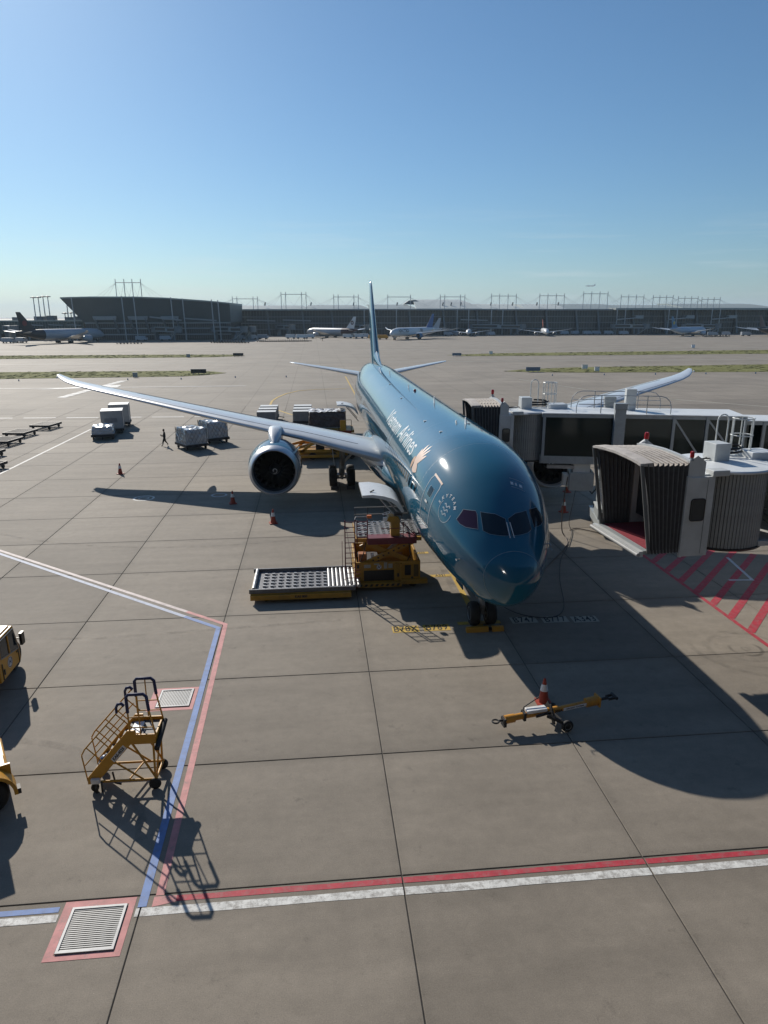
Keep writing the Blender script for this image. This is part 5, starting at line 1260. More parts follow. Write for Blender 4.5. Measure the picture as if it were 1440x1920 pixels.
# person walking
def skin_body(name, joints, edges, m, parent=None, sub=2):
    me = bpy.data.meshes.new(name); me.from_pydata([j[:3] for j in joints], edges, []); me.materials.append(m)
    o = bpy.data.objects.new(name, me); C.objects.link(o)
    s = o.modifiers.new('skin', 'SKIN'); s.use_smooth_shade = True
    for i, j in enumerate(joints):
        v = me.skin_vertices[0].data[i]; v.radius = (j[3], j[4] if len(j) > 4 else j[3]); v.use_root = i == 0
    o.modifiers.new('subdivision', 'SUBSURF').levels = sub; o.modifiers['subdivision'].render_levels = sub
    if parent: o.parent = parent
    return o
def person(label, x, y, rz):
    p = thing('person', label, 'person', (x, y, 0), rz)
    J = [(0,0,.96,.19,.15),(0,0,1.15,.19,.15),(0,.01,1.36,.22,.15),(0,.02,1.47,.07,.06),(0,-.01,1.55,.055,.06),(0,-.03,1.64,.085,.10),(0,-.02,1.72,.07,.085),
         (.18,.02,1.41,.065,.065),(.22,.04,1.14,.05,.05),(.19,-.16,1.02,.038,.038),(.15,-.24,1.06,.03,.03),
         (-.18,.02,1.41,.065,.065),(-.22,.03,1.14,.05,.05),(-.16,-.17,1.08,.038,.038),(-.10,-.25,1.14,.03,.03),
         (.09,0,.88,.125,.125),(.10,-.16,.50,.09,.095),(.10,-.24,.10,.045,.05),(.10,-.40,.05,.04,.035),
         (-.09,0,.88,.125,.125),(-.10,.08,.50,.09,.095),(-.10,.34,.16,.045,.05),(-.10,.24,.05,.04,.035)]
    E = [(0,1),(1,2),(2,3),(3,4),(4,5),(5,6),(2,7),(7,8),(8,9),(9,10),(2,11),(11,12),(12,13),(13,14),(0,15),(15,16),(16,17),(17,18),(0,19),(19,20),(20,21),(21,22)]
    skin_body('body', J, E, M_CLOTH, p)
    MB().lathe([(.0,-.11),(.06,-.09),(.082,-.02),(.075,.05),(.0,.06)], (0,-.055,1.64), (0,0,1), 14).build('face', M_SKIN, p, smooth=60)
    MB().lathe([(.0,.13),(.07,.10),(.098,.03),(.10,-.03),(.085,-.08)], (0,-.015,1.66), (0,0,1), 14, caps=False).build('hair', M_HAIR, p, smooth=60)
    for sx, (hx, hy, hz) in ((1,(.15,-.26,1.06)), (-1,(-.10,-.27,1.14))):
        h = MB().cbox((hx,hy,hz), (.045,.08,.075)).build('hand', M_SKIN, p)
        for k in range(4): MB().tube((hx-.016+.011*k, hy-.035, hz+.01), (hx-.016+.011*k, hy-.09, hz+.035-.012*k), .008, 5).build('finger', M_SKIN, h)
        MB().tube((hx-sx*.02, hy-.01, hz+.02), (hx-sx*.045, hy-.05, hz+.05), .009, 5).build('thumb', M_SKIN, h)
    return p
person('person in dark clothes walking and looking at a phone on the apron', -22.4, 45.8, R(-70))
ph = MB().cbox((-22.72, 45.72, 1.15), (.08, .02, .15)).build('phone', M_BLACK); tag(ph, 'small phone held by the walking person', 'phone')

# yellow tractors at the left edge
def lamp_(p, par, m=M_REFL): MB().cbox(p, (.16, .16, .1)).build('lamp', m, par)
tg = thing('tow_tractor', 'yellow tow tractor with glazed cab, cut by the left edge', 'tractor', (-19.55, -3.65, 0), 0)
MB().prism([(-2.4,.45),(-.55,.45),(-.55,1.45),(-1.2,1.55),(-2.4,1.35)], (-1.1,0,0), (0,1,0), (0,0,1), 2.3).build('hood', M_YEL, tg, bevel=.04)
cabp = [(-.70,.55),(1.02,.62),(1.0,1.20),(.72,2.12),(-.55,2.12),(-.70,1.45)]
cb = MB().prism(cabp, (.55,0,0), (0,1,0), (0,0,1), 1.0).build('cab', M_YEL, tg, bevel=.03)
MB().prism([(.82,1.20),(.60,2.0),(-.42,2.0),(-.48,1.42)], (1.556,0,0), (0,1,0), (0,0,1), .012).build('side_window', M_GLASS, cb)
for a, b_ in (((.14,1.32),(.10,2.0)),): MB().bar((1.575,a[0],a[1]), (1.575,b_[0],b_[1]), .05, .05).build('window_bar', M_YEL, cb)
fp = [(.86,1.16),(.62,2.05),(-.46,2.05),(-.53,1.40)]; MB().path([(1.572,a,b_) for a, b_ in fp+fp[:1]], .018, 6).build('window_gasket', M_FRAME, cb)
MB().quad((.6,-.66,1.5),(1.5,-.66,1.5),(1.5,-.58,2.05),(.6,-.58,2.05)).build('windscreen', M_GLASS, cb)
em = MB().disc((1.556,.12,.98), (1,0,0), 0, .20).build('emblem', M_REFL, cb); MB().disc((1.560,.12,.98), (1,0,0), .155, .185).build('emblem_ring', M_NAVY, cb); text_obj('emblem_letter', 'H', .26, M_NAVY, cb, (1.562,.12,.98), (0,1,0), (0,.25,.97), .002, bold=.012)
for y in (-.5, .86): MB().box(1.55,1.575,y-.02,y+.02,.6,1.2).build('door_seam', M_BLACK, cb)
MB().box(1.555,1.585,.70,.80,1.05,1.1).build('door_handle', M_BLACK, cb); MB().box(1.555,1.585,-.42,-.36,.75,.95).build('door_hinge', M_BLACK, cb)
MB().box(.45,1.45,-.6,.65,2.12,2.17).build('roof', M_YEL, tg, bevel=.02); MB().box(.2,1.0,-.75,.35,2.12,2.36).build('roof_box', mat('roof_box_white', (.62,.62,.6), .4, dirt=.1), tg, bevel=.04)
MB().path([(1.5,.95,1.5),(1.62,1.02,1.5),(1.64,1.02,1.6)], .02, 6).build('mirror_arm', M_BLACK, tg); MB().cbox((1.68,1.02,1.48), (.1,.24,.46)).build('mirror', M_BLACK, tg)
MB().box(-1.1,.55,-.6,2.2,.45,1.25).build('chassis', M_YEL, tg, bevel=.04)
for x in (-1.0, .95):
    for y in (-1.55, 1.5): wheel(MB(), (x,y,.56), .56, .42).build('tyre', M_RUB, tg, smooth=50); hubs(MB(), (x,y,.56), .56, .42).build('wheel_rim', M_GALV, tg, smooth=50)
def mudguard(par, x0, x1, y, z, r, a0=-5, a1=185):
    mb = MB(); mb.loft([[(x0, y+q*math.cos(R(a)), z+q*math.sin(R(a))) for q in (r, r+.09)]+[(x1, y+q*math.cos(R(a)), z+q*math.sin(R(a))) for q in (r+.09, r)] for a in range(a0, a1+1, 10)]); mb.build('mudguard', M_YEL, par, smooth=40)
mudguard(tg, .7, 1.22, -1.55, .56, .64)

bt = thing('baggage_tractor', 'yellow open tractor cut by the left edge, nearer the camera', 'tractor', (-17.12, -9.55, 0), R(118))
MB().prism([(-1.25,.45),(1.3,.45),(1.3,1.05),(.6,1.15),(-.3,1.15),(-1.25,1.05)], (-.55,0,0), (0,1,0), (0,0,1), 1.62).build('body', M_YEL, bt, bevel=.05)
mudguard(bt, 1.10, 1.64, -.7, .50, .58); MB().box(1.1, 1.16, -1.3, -.1, .55, 1.15).build('inner_panel', M_YEL, bt); MB().box(.6, 1.12, -1.2, -.3, 1.06, 1.14).build('wing_top', M_YEL, bt, bevel=.03)
for x in (-.5, 1.38):
    for y in (-.7, 1.2): r_ = .48 if y < 0 else .38; wheel(MB(), (x,y,r_), r_, .34).build('tyre', M_RUB, bt, smooth=50); hubs(MB(), (x,y,r_), r_, .34).build('wheel_rim', M_DOLLY, bt, smooth=50)
for y in (-.9, 1.2): MB().tube((1.28,y,1.1),(1.2,y,2.05),.045,8).build('roof_post', M_YEL, bt, smooth=50)
MB().box(-.5,1.25,-1.0,1.25,2.05,2.1).build('roof', M_YEL, bt, bevel=.02)
MB().box(.9,1.3,-.5,.1,1.15,1.27).build('toolbox', M_YEL, bt, bevel=.02); MB().box(.2,.8,-.1,.4,1.15,1.6).build('seat', M_DOLLY, bt, bevel=.05)
MB().path([(.5+.2*math.cos(R(a)),.75+.1*math.sin(R(a)),1.5+.16*math.sin(R(a))) for a in range(0, 361, 24)], .02, 6).build('steering_wheel', M_BLACK, bt)
MB().box(1.35,1.6,-1.45,-1.34,.42,.58).build('rear_lamp', M_DOLLY, bt)
for o in kids(bt):
    for v_ in o.data.vertices: v_.co.x = -v_.co.x
    o.data.flip_normals()

# ---------------------------------------------------------------- far side: concourse, terminal, parked jets
M_FGLASS = mat('far_glass', (.018, .026, .030), .3, var=.2, scale=.08)
M_FWALL = mat('far_wall_grey', (.15, .17, .18), .6, var=.15, scale=.1)
M_FBAND = mat('far_band_grey', (.30, .32, .325), .6, var=.1, scale=.1)
M_FROOF = mat('far_roof_metal', (.30, .34, .32), .5, metal=.0, var=.08, scale=.05)
M_FDOME = mat('far_roof_lit', (.52, .55, .51), .5, metal=.0, var=.1, scale=.08)  # paler vaults: their sunlit look is put into the roof colour
M_FMAST = mat('far_mast_white', (.42, .44, .45), .5)
M_FGREEN = mat('far_green_glass', (.03, .06, .058), .25, var=.2, scale=.1)
M_SOFF = mat('far_soffit', (.11, .135, .14), .5, var=.1, scale=.1)

def mast_frame(parent, x0, x1, y, zb, zt, n=4, gap=.22, cable=12, beamdz=1.9):
    W = x1-x0; xs = [x0, x0+W*gap, x1-W*gap, x1] if n == 4 else [x0, x1]
    for x in xs: MB().tube((x, y, zb-3), (x, y, zt), .21, 8).build('roof_mast', M_FMAST, parent)
    MB().tube((x0, y, zt-beamdz), (x1, y, zt-beamdz), .19, 8).build('mast_beam', M_FMAST, parent)
    cb = MB()
    for x, d in ((x0, -1), (x1, 1)):
        for k in (1.0, .72, .45): cb.tube((x, y, zt-beamdz-.3), (x+d*cable*k, y, zb), .045, 4)
    for a, b in zip(xs[:-1], xs[1:]): cb.tube((a, y, zt-beamdz), ((a+b)/2, y, zb), .035, 4).tube((b, y, zt-beamdz), ((a+b)/2, y, zb), .05, 4)
    cb.build('stay_cable', M_FMAST, parent)['kind'] = 'stuff'

# left concourse head with outward-leaning upper walls
cc = thing('concourse', 'dark flared concourse with thin white columns and a cable-stayed mast on its roof', 'building', (-98, 385, 0))
tx = [(-45.3, 23.0), (-30, 23.4), (-6, 23.4), (10, 22.9), (19, 22.3), (32, 21.4), (45.2, 20.2)]
mb = MB()
def ringr(x, z, t): return [(x, 0, z-t), (x, 0, z), (x, 75, z+.4), (x, 75, z-t)]
mb.loft([ringr(x, z, .75) for x, z in tx]).build('roof', M_FROOF, cc)
mb = MB(); lo = [(-36.5+(x+45.3)*(81.0/90.5), 9.6) for x, z in tx]
mb.loft([[(a, .8, z-.76), (a, 74, z-.76), (b_[0], 74, 9.4), (b_[0], 8.5, 9.4)] for (a, z), b_ in zip(tx, lo)]).build('upper_wall', M_SOFF, cc)
MB().box(-36, 44, 9, 74, 0, 9.42).build('lower_wall', M_FGLASS, cc)
for z in (9.3, 6.3, 3.0): MB().box(-36.3, 44.4, 8.3, 8.95, z-.35, z+.35).build('floor_band', M_FBAND, cc)
mul = MB()
for i in range(64): x = -35.5+i*1.25; mul.box(x-.08, x+.08, 8.75, 8.98, 0, 9.3)
mul.build('mullion', M_FWALL, cc)['kind'] = 'stuff'
for x0, x1 in ((-31, -18), (-12, -1), (6, 16)):
    MB().prism([(x0, 13.0), (x1, 13.0), (x1-.4, 11.0), (x0+.8, 11.0)], (0, 5.2, 0), (1,0,0), (0,0,1), -1.2).build('lintel', M_FBAND, cc)
    for x in (x0+2, x1-.8): MB().bar((x-.8, 5.5, 12.0), (x+.9, 7.8, 4.0), 1.1, .8).build('raking_pier', M_FWALL, cc)
for x, zt in ((-39, 22), (-12.5, 22.4), (-6.2, 22.4), (13.7, 21.8), (20, 21.2), (35.6, 20.6), (39.1, 20.3)):
    MB().tube((x, -1.2, zt+1.2), (x+.6, -1.2, 0), .28, 8).build('column', M_FMAST, cc)
for x0, x1, z0, z1 in ((1, 19, 12.6, 10.8), (20, 38, 11.8, 10.6)): MB().bar((x0, 2, z0), (x1, -4, z1), .8, .7).build('canopy_beam', M_FBAND, cc)
mast_frame(cc, -16.8, -3.2, 6, 23.4, 32.8, 4, .34, 11)

# low pier further left, and its own roof boxes
lp = thing('pier_building', 'low green-glazed pier building left of the flared concourse', 'building', (-168, 400, 0))
MB().box(-60, 31, 0, 30, 3.5, 10.2).build('wall', M_FGREEN, lp); MB().box(-60, 31, -.5, 30, 10.2, 11.0).build('roof', M_FROOF, lp)
for x in range(-56, 30, 8): MB().box(x-.4, x+.4, 1, 2, 0, 3.5).build('pillar', M_FBAND, lp)
MB().box(-60, -4, 4, 30, 0, 3.5).build('undercroft', M_DARKIN, lp); MB().box(4, 31, 4, 30, 0, 3.5).build('undercroft', M_DARKIN, lp)
for i, x in enumerate((-10, 2, 9, 19, 25)): MB().box(x, x+4+i % 2, 6, 12, 11.0, 12.6+.4*(i % 3)).build('roof_box', M_FWALL, lp)
mul = MB()
for i in range(60): x = -59+i*1.5; mul.box(x-.07, x+.07, -.12, .02, 3.5, 10.2)
mul.build('mullion', M_FWALL, lp)['kind'] = 'stuff'
for x in (1, 12, 22): MB().bar((x, -.6, 8.4), (x+8, -.6, 8.1), .5).build('ledge', M_FBAND, lp)

def flood(label, x, y, h, group):
    f = thing('floodlight_mast', label, 'light mast', (x, y, 0), 0, group)
    MB().tube((0, 0, 0), (0, 0, h), .42, 8, .24).build('pole', M_FMAST, f)
    MB().lathe([(.3, 0), (1.1, .25), (1.2, .6), (.3, .9)], (0, 0, h-.7), n=10).build('lamp_ring', M_FWALL, f)
    for k in (-1, 1): MB().box(k*1.3-.35, k*1.3+.35, -.3, .3, h-.55, h-.15).build('lamp', M_FWALL, f)
for i in range(4): flood(('leftmost', 'second from left', 'third from left', 'rightmost')[i]+' floodlight mast of the tight row of four at the far left', -164.5+1.6*i, 405+3*i, 23.6-.15*(i % 2)+(.3*i), 'floodlight masts in the left row')
for w_, x, h in (('tall floodlight mast between two short ones left of the concourse', -147.5, 21.8), ('short floodlight mast just right of a tall one left of the concourse', -145.8, 15.2), ('short floodlight mast just left of a tall one left of the concourse', -149.2, 15.0), ('tall floodlight mast touching the concourse roof corner, left of a pair', -143.8, 22.4), ('tall floodlight mast closest to the concourse roof corner', -141.8, 21.5)): flood(w_, x, 408, h, 'floodlight masts beside the concourse')

# main terminal
tm = thing('terminal', 'very long dark terminal with pale vaulted roof and cable-stayed mast frames', 'building', (0, 476, 0))
MB().box(-70, 420, 0, 90, 0, 16.6).build('wall', M_FGLASS, tm)
MB().box(-72, 10, -6, 90, 16.6, 17.5).build('eaves', M_FROOF, tm); MB().box(10.2, 122, -5, 90, 16.7, 17.6).build('eaves', M_FBAND, tm)
MB().box(122.2, 206, -4.5, 90, 16.5, 17.4).build('eaves', M_FBAND, tm); MB().box(206.2, 420, -9, 90, 16.7, 18.0).build('eaves', M_FROOF, tm)
for z in (12.4, 8.2, 4.2): MB().box(-70, 420, -.8, -.05, z-.3, z+.3).build('floor_band', M_FWALL, tm)
mul = MB()
for i in range(245): x = -69+i*2.0; mul.box(x-.09, x+.09, -.3, .02, 0, 16.5)
mul.build('mullion', M_FWALL, tm)['kind'] = 'stuff'
for x in (-60, -38, -14, 6, 32, 60, 84, 108, 136, 158, 180, 196, 222, 246, 270, 300, 326): MB().bar((x, -.9, 16.5), (x+1.6, -3.2, 0), 1.5, 1.2).build('raking_pier', M_FWALL, tm)
for x in (28, 50, 92, 100, 116, 124, 206, 212, 244, 250, 276, 282): MB().tube((x, -12, 17.6), (x, -12, 0), .3, 8).build('column', M_FMAST, tm)
for x in (206, 244, 276): MB().bar((x-1, -14, 10.2), (x+20, -8, 11.6), .8, .7).build('canopy_beam', M_FBAND, tm); MB().box(x+15, x+21, -9, -5, 10.8, 13.0).build('stair_head', M_FBAND, tm)
for x in (-50, -26, 96): MB().bar((x-1, -10, 10.4), (x+18, -10, 9.8), .7, .7).build('canopy_beam', M_FBAND, tm)
def vault(x0, x1, z0, z1, m, depth=46, skew=6):
    mb = MB(); rings = []
    for i in range(11):
        t = i/10; q = math.sin(PI*.5*min(1, .02+t*1.0)); y = 2+depth*t
        rings.append((y, z0+(z1-z0)*q))
    P = []
    for y, z in rings: k = skew*(1-(z-z0)/(z1-z0+.01)); P.append([(x0-k*.3, y, z), (x1+k, y, z), (x1+k, y, z-.8), (x0-k*.3, y, z-.8)])
    mb.loft(P).build('roof_vault', m, tm, smooth=40)
vault(-66, -14, 17.4, 20.6, M_FROOF); vault(-10, 28, 17.5, 20.9, M_FROOF); vault(34, 62, 17.5, 21.2, M_FROOF); vault(68, 104, 17.6, 25.0, M_FDOME, 52, 9); vault(112, 140, 17.4, 21.6, M_FDOME); vault(146, 174, 17.4, 21.5, M_FDOME)
vault(176, 214, 17.4, 21.6, M_FROOF); vault(216, 262, 17.8, 20.8, M_FROOF); vault(264, 330, 17.8, 21.8, M_FROOF)
MB().prism([(0,0),(4,2.6),(9,3.0),(13,1.6),(15,2.4),(15,.6),(9,-.2)], (60, 30, 21.2), (1,0,0), (0,0,1), -5).build('roof_lantern', M_FWALL, tm)
for x in (-40, -8, 22, 53, 86, 92, 99, 121, 137, 155, 171): MB().bar((x, 12, 20.0), (x+.5, 12, 22.2), .9).build('roof_light', M_FWALL, tm)
for a, b_, zt in ((-61,-44,25.6),(-28,-11,28.6),(8,25,26.9),(45.5,61.5,26.9),(82.5,100,27),(119,137,27.6),(154,172,27.8),(186,204,29.2),(214,231,27.1),(238,253,26.8),(257,272,26.1),(275,289,25.4)):
    mast_frame(tm, a, b_, 2, 19.6, zt+.3, 2 if 44 < a < 50 else 4, .18 if a < 100 else .33, 12, 1.6)
# parked jets in the distance
def far_jet(label, x, y, rz, s, body, fin, tailcone=None, z=0, gear=True, group='jets parked across the field', engine_col=None, wing=None):
    p = thing('airliner', label, 'airplane', (x, y, z), rz, group); p.scale = (s, s, s)
    S = [(-28,.05,.05,3.7),(-27.3,.9,.9,3.9),(-25.5,1.8,1.85,4.4),(-22.5,2.5,2.6,4.75),(-18,2.88,2.95,5.0),(17,2.88,2.95,5.0),(23,2.4,2.3,5.5),(29,1.45,1.4,6.1),(34,.25,.3,6.7)]
    def seg(lo, hi, m, nm):
        mb = MB(); rr_ = []
        for i, (yy, w, h, zc) in enumerate(S):
            if lo-1e-6 <= yy <= hi+1e-6: rr_.append([(w*math.sin(2*PI*k/18), yy, zc+h*math.cos(2*PI*k/18)) for k in range(18)])
        mb.loft(rr_).build(nm, m, p, smooth=60)
    if tailcone: seg(-28, 17, body, 'fuselage'); seg(17, 34, tailcone, 'tail_cone')
    else: seg(-28, 34, body, 'fuselage')
    wing = wing or M_WING
    for sg in (-1, 1):
        MB().loft([foil(-9, 3.5, 3.2, 2.8, .12, sg*1.5), foil(-2.5, 5, 4.4, 4.2, .11, sg*10), foil(9, 11.8, 6.4, 6.4, .09, sg*26), foil(13.5, 14.3, 7.6, 7.6, .08, sg*30)]).build('wing', wing, p, smooth=40)
        MB().loft([foil(25, 30.5, 6.0, 6.1, .1, sg*.8, camber=0), foil(31.5, 33.5, 7.2, 7.2, .09, sg*9.6, camber=0)]).build('stabilizer', wing, p, smooth=40)
        e = MB().lathe([(1.3,.6),(1.55,0),(1.75,.5),(1.85,1.8),(1.6,3.8),(1.2,5),(.7,6.2)], (sg*9.7, -8, 2.6), (0,1,0), 20).build('engine', engine_col or body, p, smooth=50)
        MB().lathe([(.01,.55),(1.32,.5)], (sg*9.7, -8, 2.6), (0,1,0), 16, caps=False).build('inlet', M_BLACK, e); MB().box(sg*9.7-.2, sg*9.7+.2, -6.5, 1, 4.0, 4.5).build('pylon', wing, p)
    MB().loft([[(q[2]-zz, q[1], zz) for q in foil(le, te, zz, zz, .09, 0, camber=0)] for zz, le, te in ((7.4,20.5,30),(9,22,30.4),(13,26,31.5),(17,29.6,32.4))]).build('tail_fin', fin, p, smooth=40)
    MB().add([(-1.3,-25.4,5.6),(1.3,-25.4,5.6),(1.0,-24.2,6.3),(-1.0,-24.2,6.3)], [(0,1,2,3)]).build('windscreen', M_BLACK, p)
    wm = MB()
    if gear:
        for gx, gy in ((0,-22.5),(-4.9,2.5),(4.9,2.5)):
            g = MB().tube((gx,gy,.6),(gx,gy,3.5),.2,8).build('landing_gear', M_METAL, p)
            for q in (-.55, .55):
                for t in ((0,) if gy < 0 else (-.75,.75)): wheel(wm, (gx+q,gy+t,.65), .65, .45)
        wm.build('tyre', M_RUB, p)
    return p
M_FJW = mat('jet_white', (.62,.64,.65), .35, var=.04); M_FJG = mat('jet_grey', (.34,.37,.41), .35, var=.05); M_FJB = mat('jet_black', (.015,.014,.016), .4); M_FJBL = mat('jet_blue', (.015,.10,.30), .4, var=.35, scale=.2)
M_FJR = mat('jet_red', (.16,.012,.014), .4); M_FJO = mat('jet_orange_red', (.55,.08,.035), .4); M_FJP = mat('jet_pale_blue', (.33,.42,.52), .35); M_FJT = mat('jet_teal_blue', (.03,.16,.30), .4); M_FJM = mat('jet_maroon', (.055,.018,.025), .4); M_FJY = mat('jet_yellow', (.55,.42,.05), .5)
a = far_jet('distant jet with black tail and red fin mark by the left concourse', -131, 352, R(150.7), .88, M_FJG, M_FJB, M_FJB)
mk = MB().disc((.47, 28.0, 11.2), (1,0,0), 0, 1.5, 12); mk.disc((-.47, 28.0, 11.2), (1,0,0), 0, 1.5, 12); mk.build('fin_mark', M_FJR, a)
b_ = far_jet('distant white-tailed jet with dark fin emblem in front of the terminal', 3, 424, R(222), .74, M_FJG, M_FJW, M_FJM)
mk = MB()
for sg in (-1, 1): mk.disc((sg*.47, 28.2, 12.2), (1,0,0), .75, 1.7, 16)
mk.build('fin_emblem', M_FJM, b_)
u_ = far_jet('distant white jet with blue tail rolling nose-left in the middle of the apron', 49.5, 384, R(-38), .83, M_FJW, M_FJBL, None, engine_col=M_FJT)
for txt, y0, sz in (('UNITED', -14.5, 3.6), ('100', 8.5, 3.6)):
    V, F = text_mb(txt, sz, bold=.06); mb = MB(); P = []
    for q in V:
        zz = 5.9+q[1]*.8; xx = 2.92*math.sqrt(max(.05, 1-((zz-5.0)/2.98)**2))+.04; P.append((xx, y0+q[0], zz))
    mb.add(P, F).build('lettering', M_FJB, u_, recalc=False)
far_jet('distant small white jet almost hidden behind the white blue-tailed jet', 60, 436, R(-55), .68, M_FJW, M_FJG, None)
far_jet('distant small jet with red fin right of the white blue-tailed jet', 96.5, 446, R(-14), .56, M_FJW, M_FJR)
far_jet('distant white jet with orange-red fin facing the camera by the terminal', 146.5, 440, R(-13), .62, M_FJW, M_FJO)
g_ = far_jet('distant pale blue jet with blue fin and yellow roundel at the right', 239, 424, R(122), .72, M_FJP, M_FJT)
mk = MB()
for sg in (-1, 1): mk.disc((sg*.48, 28.0, 11.6), (1,0,0), 0, 1.35, 14)
mk.build('fin_roundel', M_FJY, g_)
far_jet('distant grey jet with maroon tail cut by the right edge', 292, 412, R(120), .76, M_FJG, M_FJM, M_FJB)
far_jet('grey tail rising behind the low pier, leftmost of two', -214, 470, R(160), .8, M_FJG, M_FJG, None, group='tails behind the pier'); far_jet('grey tail rising behind the low pier, nearer the floodlights', -203, 470, R(160), .8, M_FJG, M_FJG, None, group='tails behind the pier')
far_jet('tiny airliner flying low in the sky above the terminal', 1361, 3480, R(-100), .8, M_FJW, M_FJW, None, z=150, gear=False, group='aircraft in the air')

# far boarding bridges
def far_bridge(label, x, y, rz, L=22, z=4.6):
    f = thing('jet_bridge', label, 'jet bridge', (x, y, 0), rz, 'far jet bridges')
    MB().box(0, L*.55, -1.4, 1.4, z, z+2.7).build('tunnel', M_FBAND, f); MB().box(L*.5, L, -1.2, 1.2, z-.2, z+2.3).build('tunnel', M_FBAND, f)
    MB().box(.5, L*.52, -1.43, -1.41, z+.6, z+2.1).build('tunnel_glass', M_FGLASS, f); MB().box(L*.6, L-.5, -1.23, -1.21, z+.4, z+1.8).build('tunnel_glass', M_FGLASS, f)
    MB().lathe([(2.1, z-.4), (2.1, z+2.6)], (-1, 0, 0), n=16).build('rotunda', M_FWALL, f); MB().lathe([(2.2, z-.4), (2.2, z+2.9)], (L+1, 0, 0), n=16).build('cab', M_FWALL, f)
    for px in (0, L*.8): MB().box(px-.4, px+.4, -1.2, 1.2, 0, z).build('support_leg', M_FWALL, f)
    st = MB().bar((L+1.5, -2, z), (L-5, -2, 0), 1.0, .3).bar((L+1.5, -2.5, z+1), (L-5, -2.5, 1), .1).build('service_stair', M_FBAND, f)
    return f
far_bridge('distant jet bridge left of centre under the flared concourse', -95, 391, R(-35), 16); far_bridge('distant jet bridge right of the flared concourse', -62, 391, R(-28), 18); far_bridge('distant second jet bridge right of the flared concourse', -50, 398, R(-55), 15)
far_bridge('distant jet bridge behind the white-tailed jet', -30, 468, R(-60), 18); far_bridge('distant jet bridge right of the white-tailed jet', 22, 470, R(-70), 20); far_bridge('distant long jet bridge reaching the orange-red-tailed jet', 104, 470, R(-22), 34)
far_bridge('distant jet bridge by the pale blue jet', 204, 462, R(-25), 20); far_bridge('distant jet bridge between the two rightmost jets', 256, 462, R(-30), 20); far_bridge('distant dark walkway at the far left edge', -176, 392, R(-60), 24, 5.5)

# small vehicles and cart trains along the far stands
def make_van(col):
    v = thing('service_vehicle', 'x', 'vehicle')
    MB().prism([(-2.6,.5),(2.5,.5),(2.6,1.3),(1.7,2.2),(-2.6,2.2)], (0,-.95,0), (1,0,0), (0,0,1), -1.9).build('body', col, v); MB().box(1.75,2.35,-.9,.9,1.35,2.0).build('windscreen', M_BLACK, v)
    w = MB()
    for x in (-1.6,1.6):
        for y in (-.85,.85): wheel(w, (x,y,.38), .38, .25, (0,1,0))
    w.build('tyre', M_RUB, v); return v
vw = make_van(M_FJW); vy = make_van(M_YEL); vg = make_van(M_FJG)
def far_vehicle(src, first, x, y, rz, label, s=1.0):
    o = src if first else copy_tree(src); o.location = (x, y, 0); o.rotation_euler.z = rz; o.scale = (s, s, s); tag(o, label, 'vehicle', 'service vehicles on the far stands'); return o
rv = random.Random(21); fw = fy = fg = True
WV = [(14,408,'leftmost white vehicle in the row left of the big tail fin'),(17.5,411,'second white vehicle from the left in the row left of the big tail fin'),(21,409,'third white vehicle in the row left of the big tail fin'),(24.5,412,'white vehicle closest to the big tail fin'),
      (-20,404,'leftmost white vehicle in front of the white-tailed jet'),(-14,402,'middle white vehicle in front of the white-tailed jet'),(-9,406,'rightmost white vehicle in front of the white-tailed jet')]
for x, y, l in WV: far_vehicle(vw, fw, x, y, rv.uniform(-.4, .4), l, 1.15); fw = False
for x, y, l in ((27.5,381,'yellow tug partly behind the big tail fin'),(33,383,'yellow tug just right of the big tail fin')): far_vehicle(vy, fy, x, y, rv.uniform(-.3, .3), l, 1.15); fy = False
GV = [(-160,352,'grey vehicle by the left wing of the black-tailed jet, outer one'),(-155,356,'grey vehicle by the left wing of the black-tailed jet, inner one'),(-100,376,'grey vehicle in front of the flared concourse, left one'),(-88,380,'grey vehicle in front of the flared concourse, right one'),
      (-48,388,'grey vehicle at the right corner of the flared concourse'),(-42,392,'grey vehicle just right of the flared concourse'),(-36,398,'grey vehicle left of the white-tailed jet by the stair'),
      (84,452,'grey vehicle left of the small red-finned jet, outer one'),(90,455,'grey vehicle left of the small red-finned jet, inner one'),(112,448,'grey vehicle right of the small red-finned jet'),
      (168,462,'first grey vehicle right of the orange-red-finned jet'),(176,463,'second grey vehicle right of the orange-red-finned jet'),(184,461,'third grey vehicle right of the orange-red-finned jet'),(192,464,'fourth grey vehicle right of the orange-red-finned jet'),(200,462,'grey vehicle second left of the pale blue jet'),(208,455,'grey vehicle just left of the pale blue jet'),
      (250,415,'grey vehicle under the nose of the pale blue jet'),(262,420,'grey vehicle midway between the two rightmost jets'),(272,414,'grey vehicle left of the maroon-tailed jet')]
for x, y, l in GV: far_vehicle(vg, fg, x, y, rv.uniform(-.5, .5), l, 1.2); fg = False
ct = MB().box(-1.3,1.3,-.7,.7,.35,.55); ct.box(-1.3,-1.2,-.7,.7,.55,1.3)
for x in (-.9,.9):
    for y in (-.6,.6): wheel(ct, (x,y,.22), .22, .15, (0,1,0))
c0 = ct.build('baggage_cart', M_DOLLY); k = 0
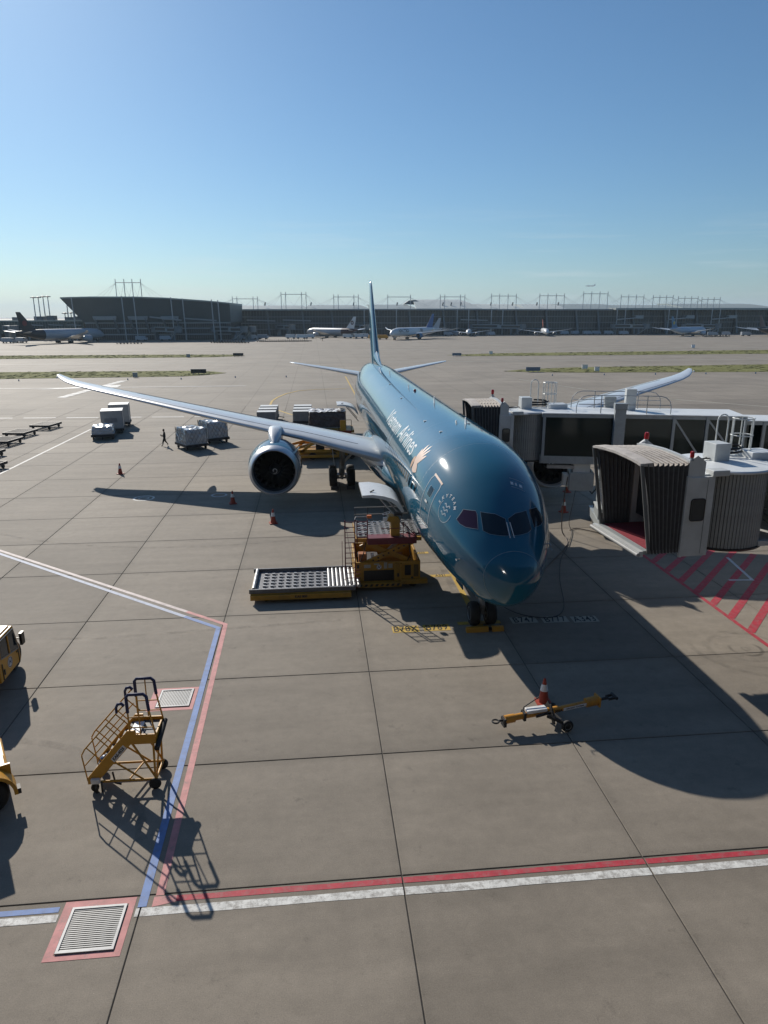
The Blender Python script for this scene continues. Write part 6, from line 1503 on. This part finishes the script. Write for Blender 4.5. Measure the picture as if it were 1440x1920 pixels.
for (x0, y0, x1, y1, n, w_) in ((-57, 341, -40, 336, 13, 'short line right of the flared concourse'), (-35, 352, -9, 354, 24, 'long line below the white-tailed jet'), (-101, 333, -92, 336, 7, 'short line below the concourse masts'), (234, 396, 250, 398, 9, 'short line below the pale blue jet')):
    for i in range(n):
        t = i/(n-1); o = c0 if k == 0 else c0.copy()
        if k: C.objects.link(o)
        o.location = (x0+(x1-x0)*t, y0+(y1-y0)*t+rv.uniform(-.3, .3), 0); o.rotation_euler.z = math.atan2(y1-y0, x1-x0)+rv.uniform(-.1, .1)
        tag(o, 'empty dark baggage cart in the '+w_, 'cart', 'baggage carts in the '+w_); k += 1
def worker(x, y):
    o = skin_body('person', [(0,0,.95,.16,.12),(0,0,1.4,.17,.12),(0,0,1.55,.06),(0,0,1.68,.1),(.22,0,1.1,.06),(-.22,0,1.1,.06),(.1,0,.08,.07),(-.1,0,.08,.07)], [(0,1),(1,2),(2,3),(1,4),(1,5),(0,6),(0,7)], mat('worker_vest', (.20,.13,.04), .8), None, 1)
    o.location = (x, y, 0); return o
tag(worker(-2, 356), 'tiny worker standing alone on the far apron left of the fin', 'person'); tag(worker(17, 398), 'tiny worker standing in front of the far white vehicles', 'person')

# taxiway signs and boxes by the grass
M_SIGNB = mat('sign_back', (.035,.035,.035), .6); M_SIGNG = mat('sign_bluegrey', (.16,.20,.24), .5)
def sign(label, x, y, w, h, m, dz=.25):
    s = thing('taxiway_sign', label, 'sign', (x, y, 0), R(-3), 'taxiway signs')
    MB().box(-w/2, w/2, -.15, .15, dz, dz+h).build('board', m, s); MB().box(-w/2-.05, w/2+.05, -.18, .18, dz+h, dz+h+.06).build('top_edge', M_FBAND, s)
    for q in (-.35, 0, .35): MB().box(q*w-.06, q*w+.06, -.1, .1, 0, dz).build('leg', M_FBAND, s)
sign('long dark sign at the tip of the near left grass strip', -33.5, 140.5, 3.5, .85, M_SIGNB); sign('dark sign at the tip of the far left grass strip', -31.8, 213.5, 3.4, .85, M_SIGNB)
sign('blue-grey sign at the tip of the near right grass strip', 45.0, 137.6, 3.4, .85, M_SIGNG); sign('small blue-grey sign at the tip of the far right grass strip', 40.2, 205.5, 3.0, .8, M_SIGNG)
sign('white square sign standing on the near right grass', 60.0, 143.5, 1.4, .9, M_REFL); sign('smaller white sign in front of the near right grass', 60.2, 136.3, 1.1, .9, M_REFL); sign('white sign on the far right grass', 53.8, 214, 1.2, .9, M_REFL); sign('white sign by the far right taxiway', 147, 251, 1.4, 1.2, M_REFL)
sign('light grey box on the near left grass', -46, 133, 1.0, .9, M_FROOF, .1); sign('light grey box on the far left grass', -47.6, 211, 1.2, .9, M_FROOF, .1)
tl = MB().lathe([(.12,0),(.12,.3),(.07,.36),(0,.38)], n=8).mesh('taxiway_light', M_FJT)
for i in range(16):
    o = bpy.data.objects.new('taxiway_light', tl); C.objects.link(o); tag(o, 'small blue edge light beside the grass strips', 'light', 'taxiway edge lights'); o.location = ((-90+11*i, 126.5 if i < 6 else 129.5, 0) if i < 8 else (46+12*(i-8), 126.5, 0))

# ---------------------------------------------------------------- thin air haze over the field
hz = MB().box(-9200, 9200, -500, 14200, -1.2, 220)
hm = bpy.data.materials.new('haze'); hm.use_nodes = True; t = hm.node_tree
t.nodes.remove(t.nodes['Principled BSDF'])
pv = t.nodes.new('ShaderNodeVolumePrincipled'); pv.inputs['Color'].default_value = (.72, .88, 1.0, 1); pv.inputs['Density'].default_value = 0.95e-4; pv.inputs['Anisotropy'].default_value = .2
t.links.new(pv.outputs[0], t.nodes['Material Output'].inputs['Volume'])
tag(hz.build('haze', hm), 'thin bluish haze over the field', kind='stuff')
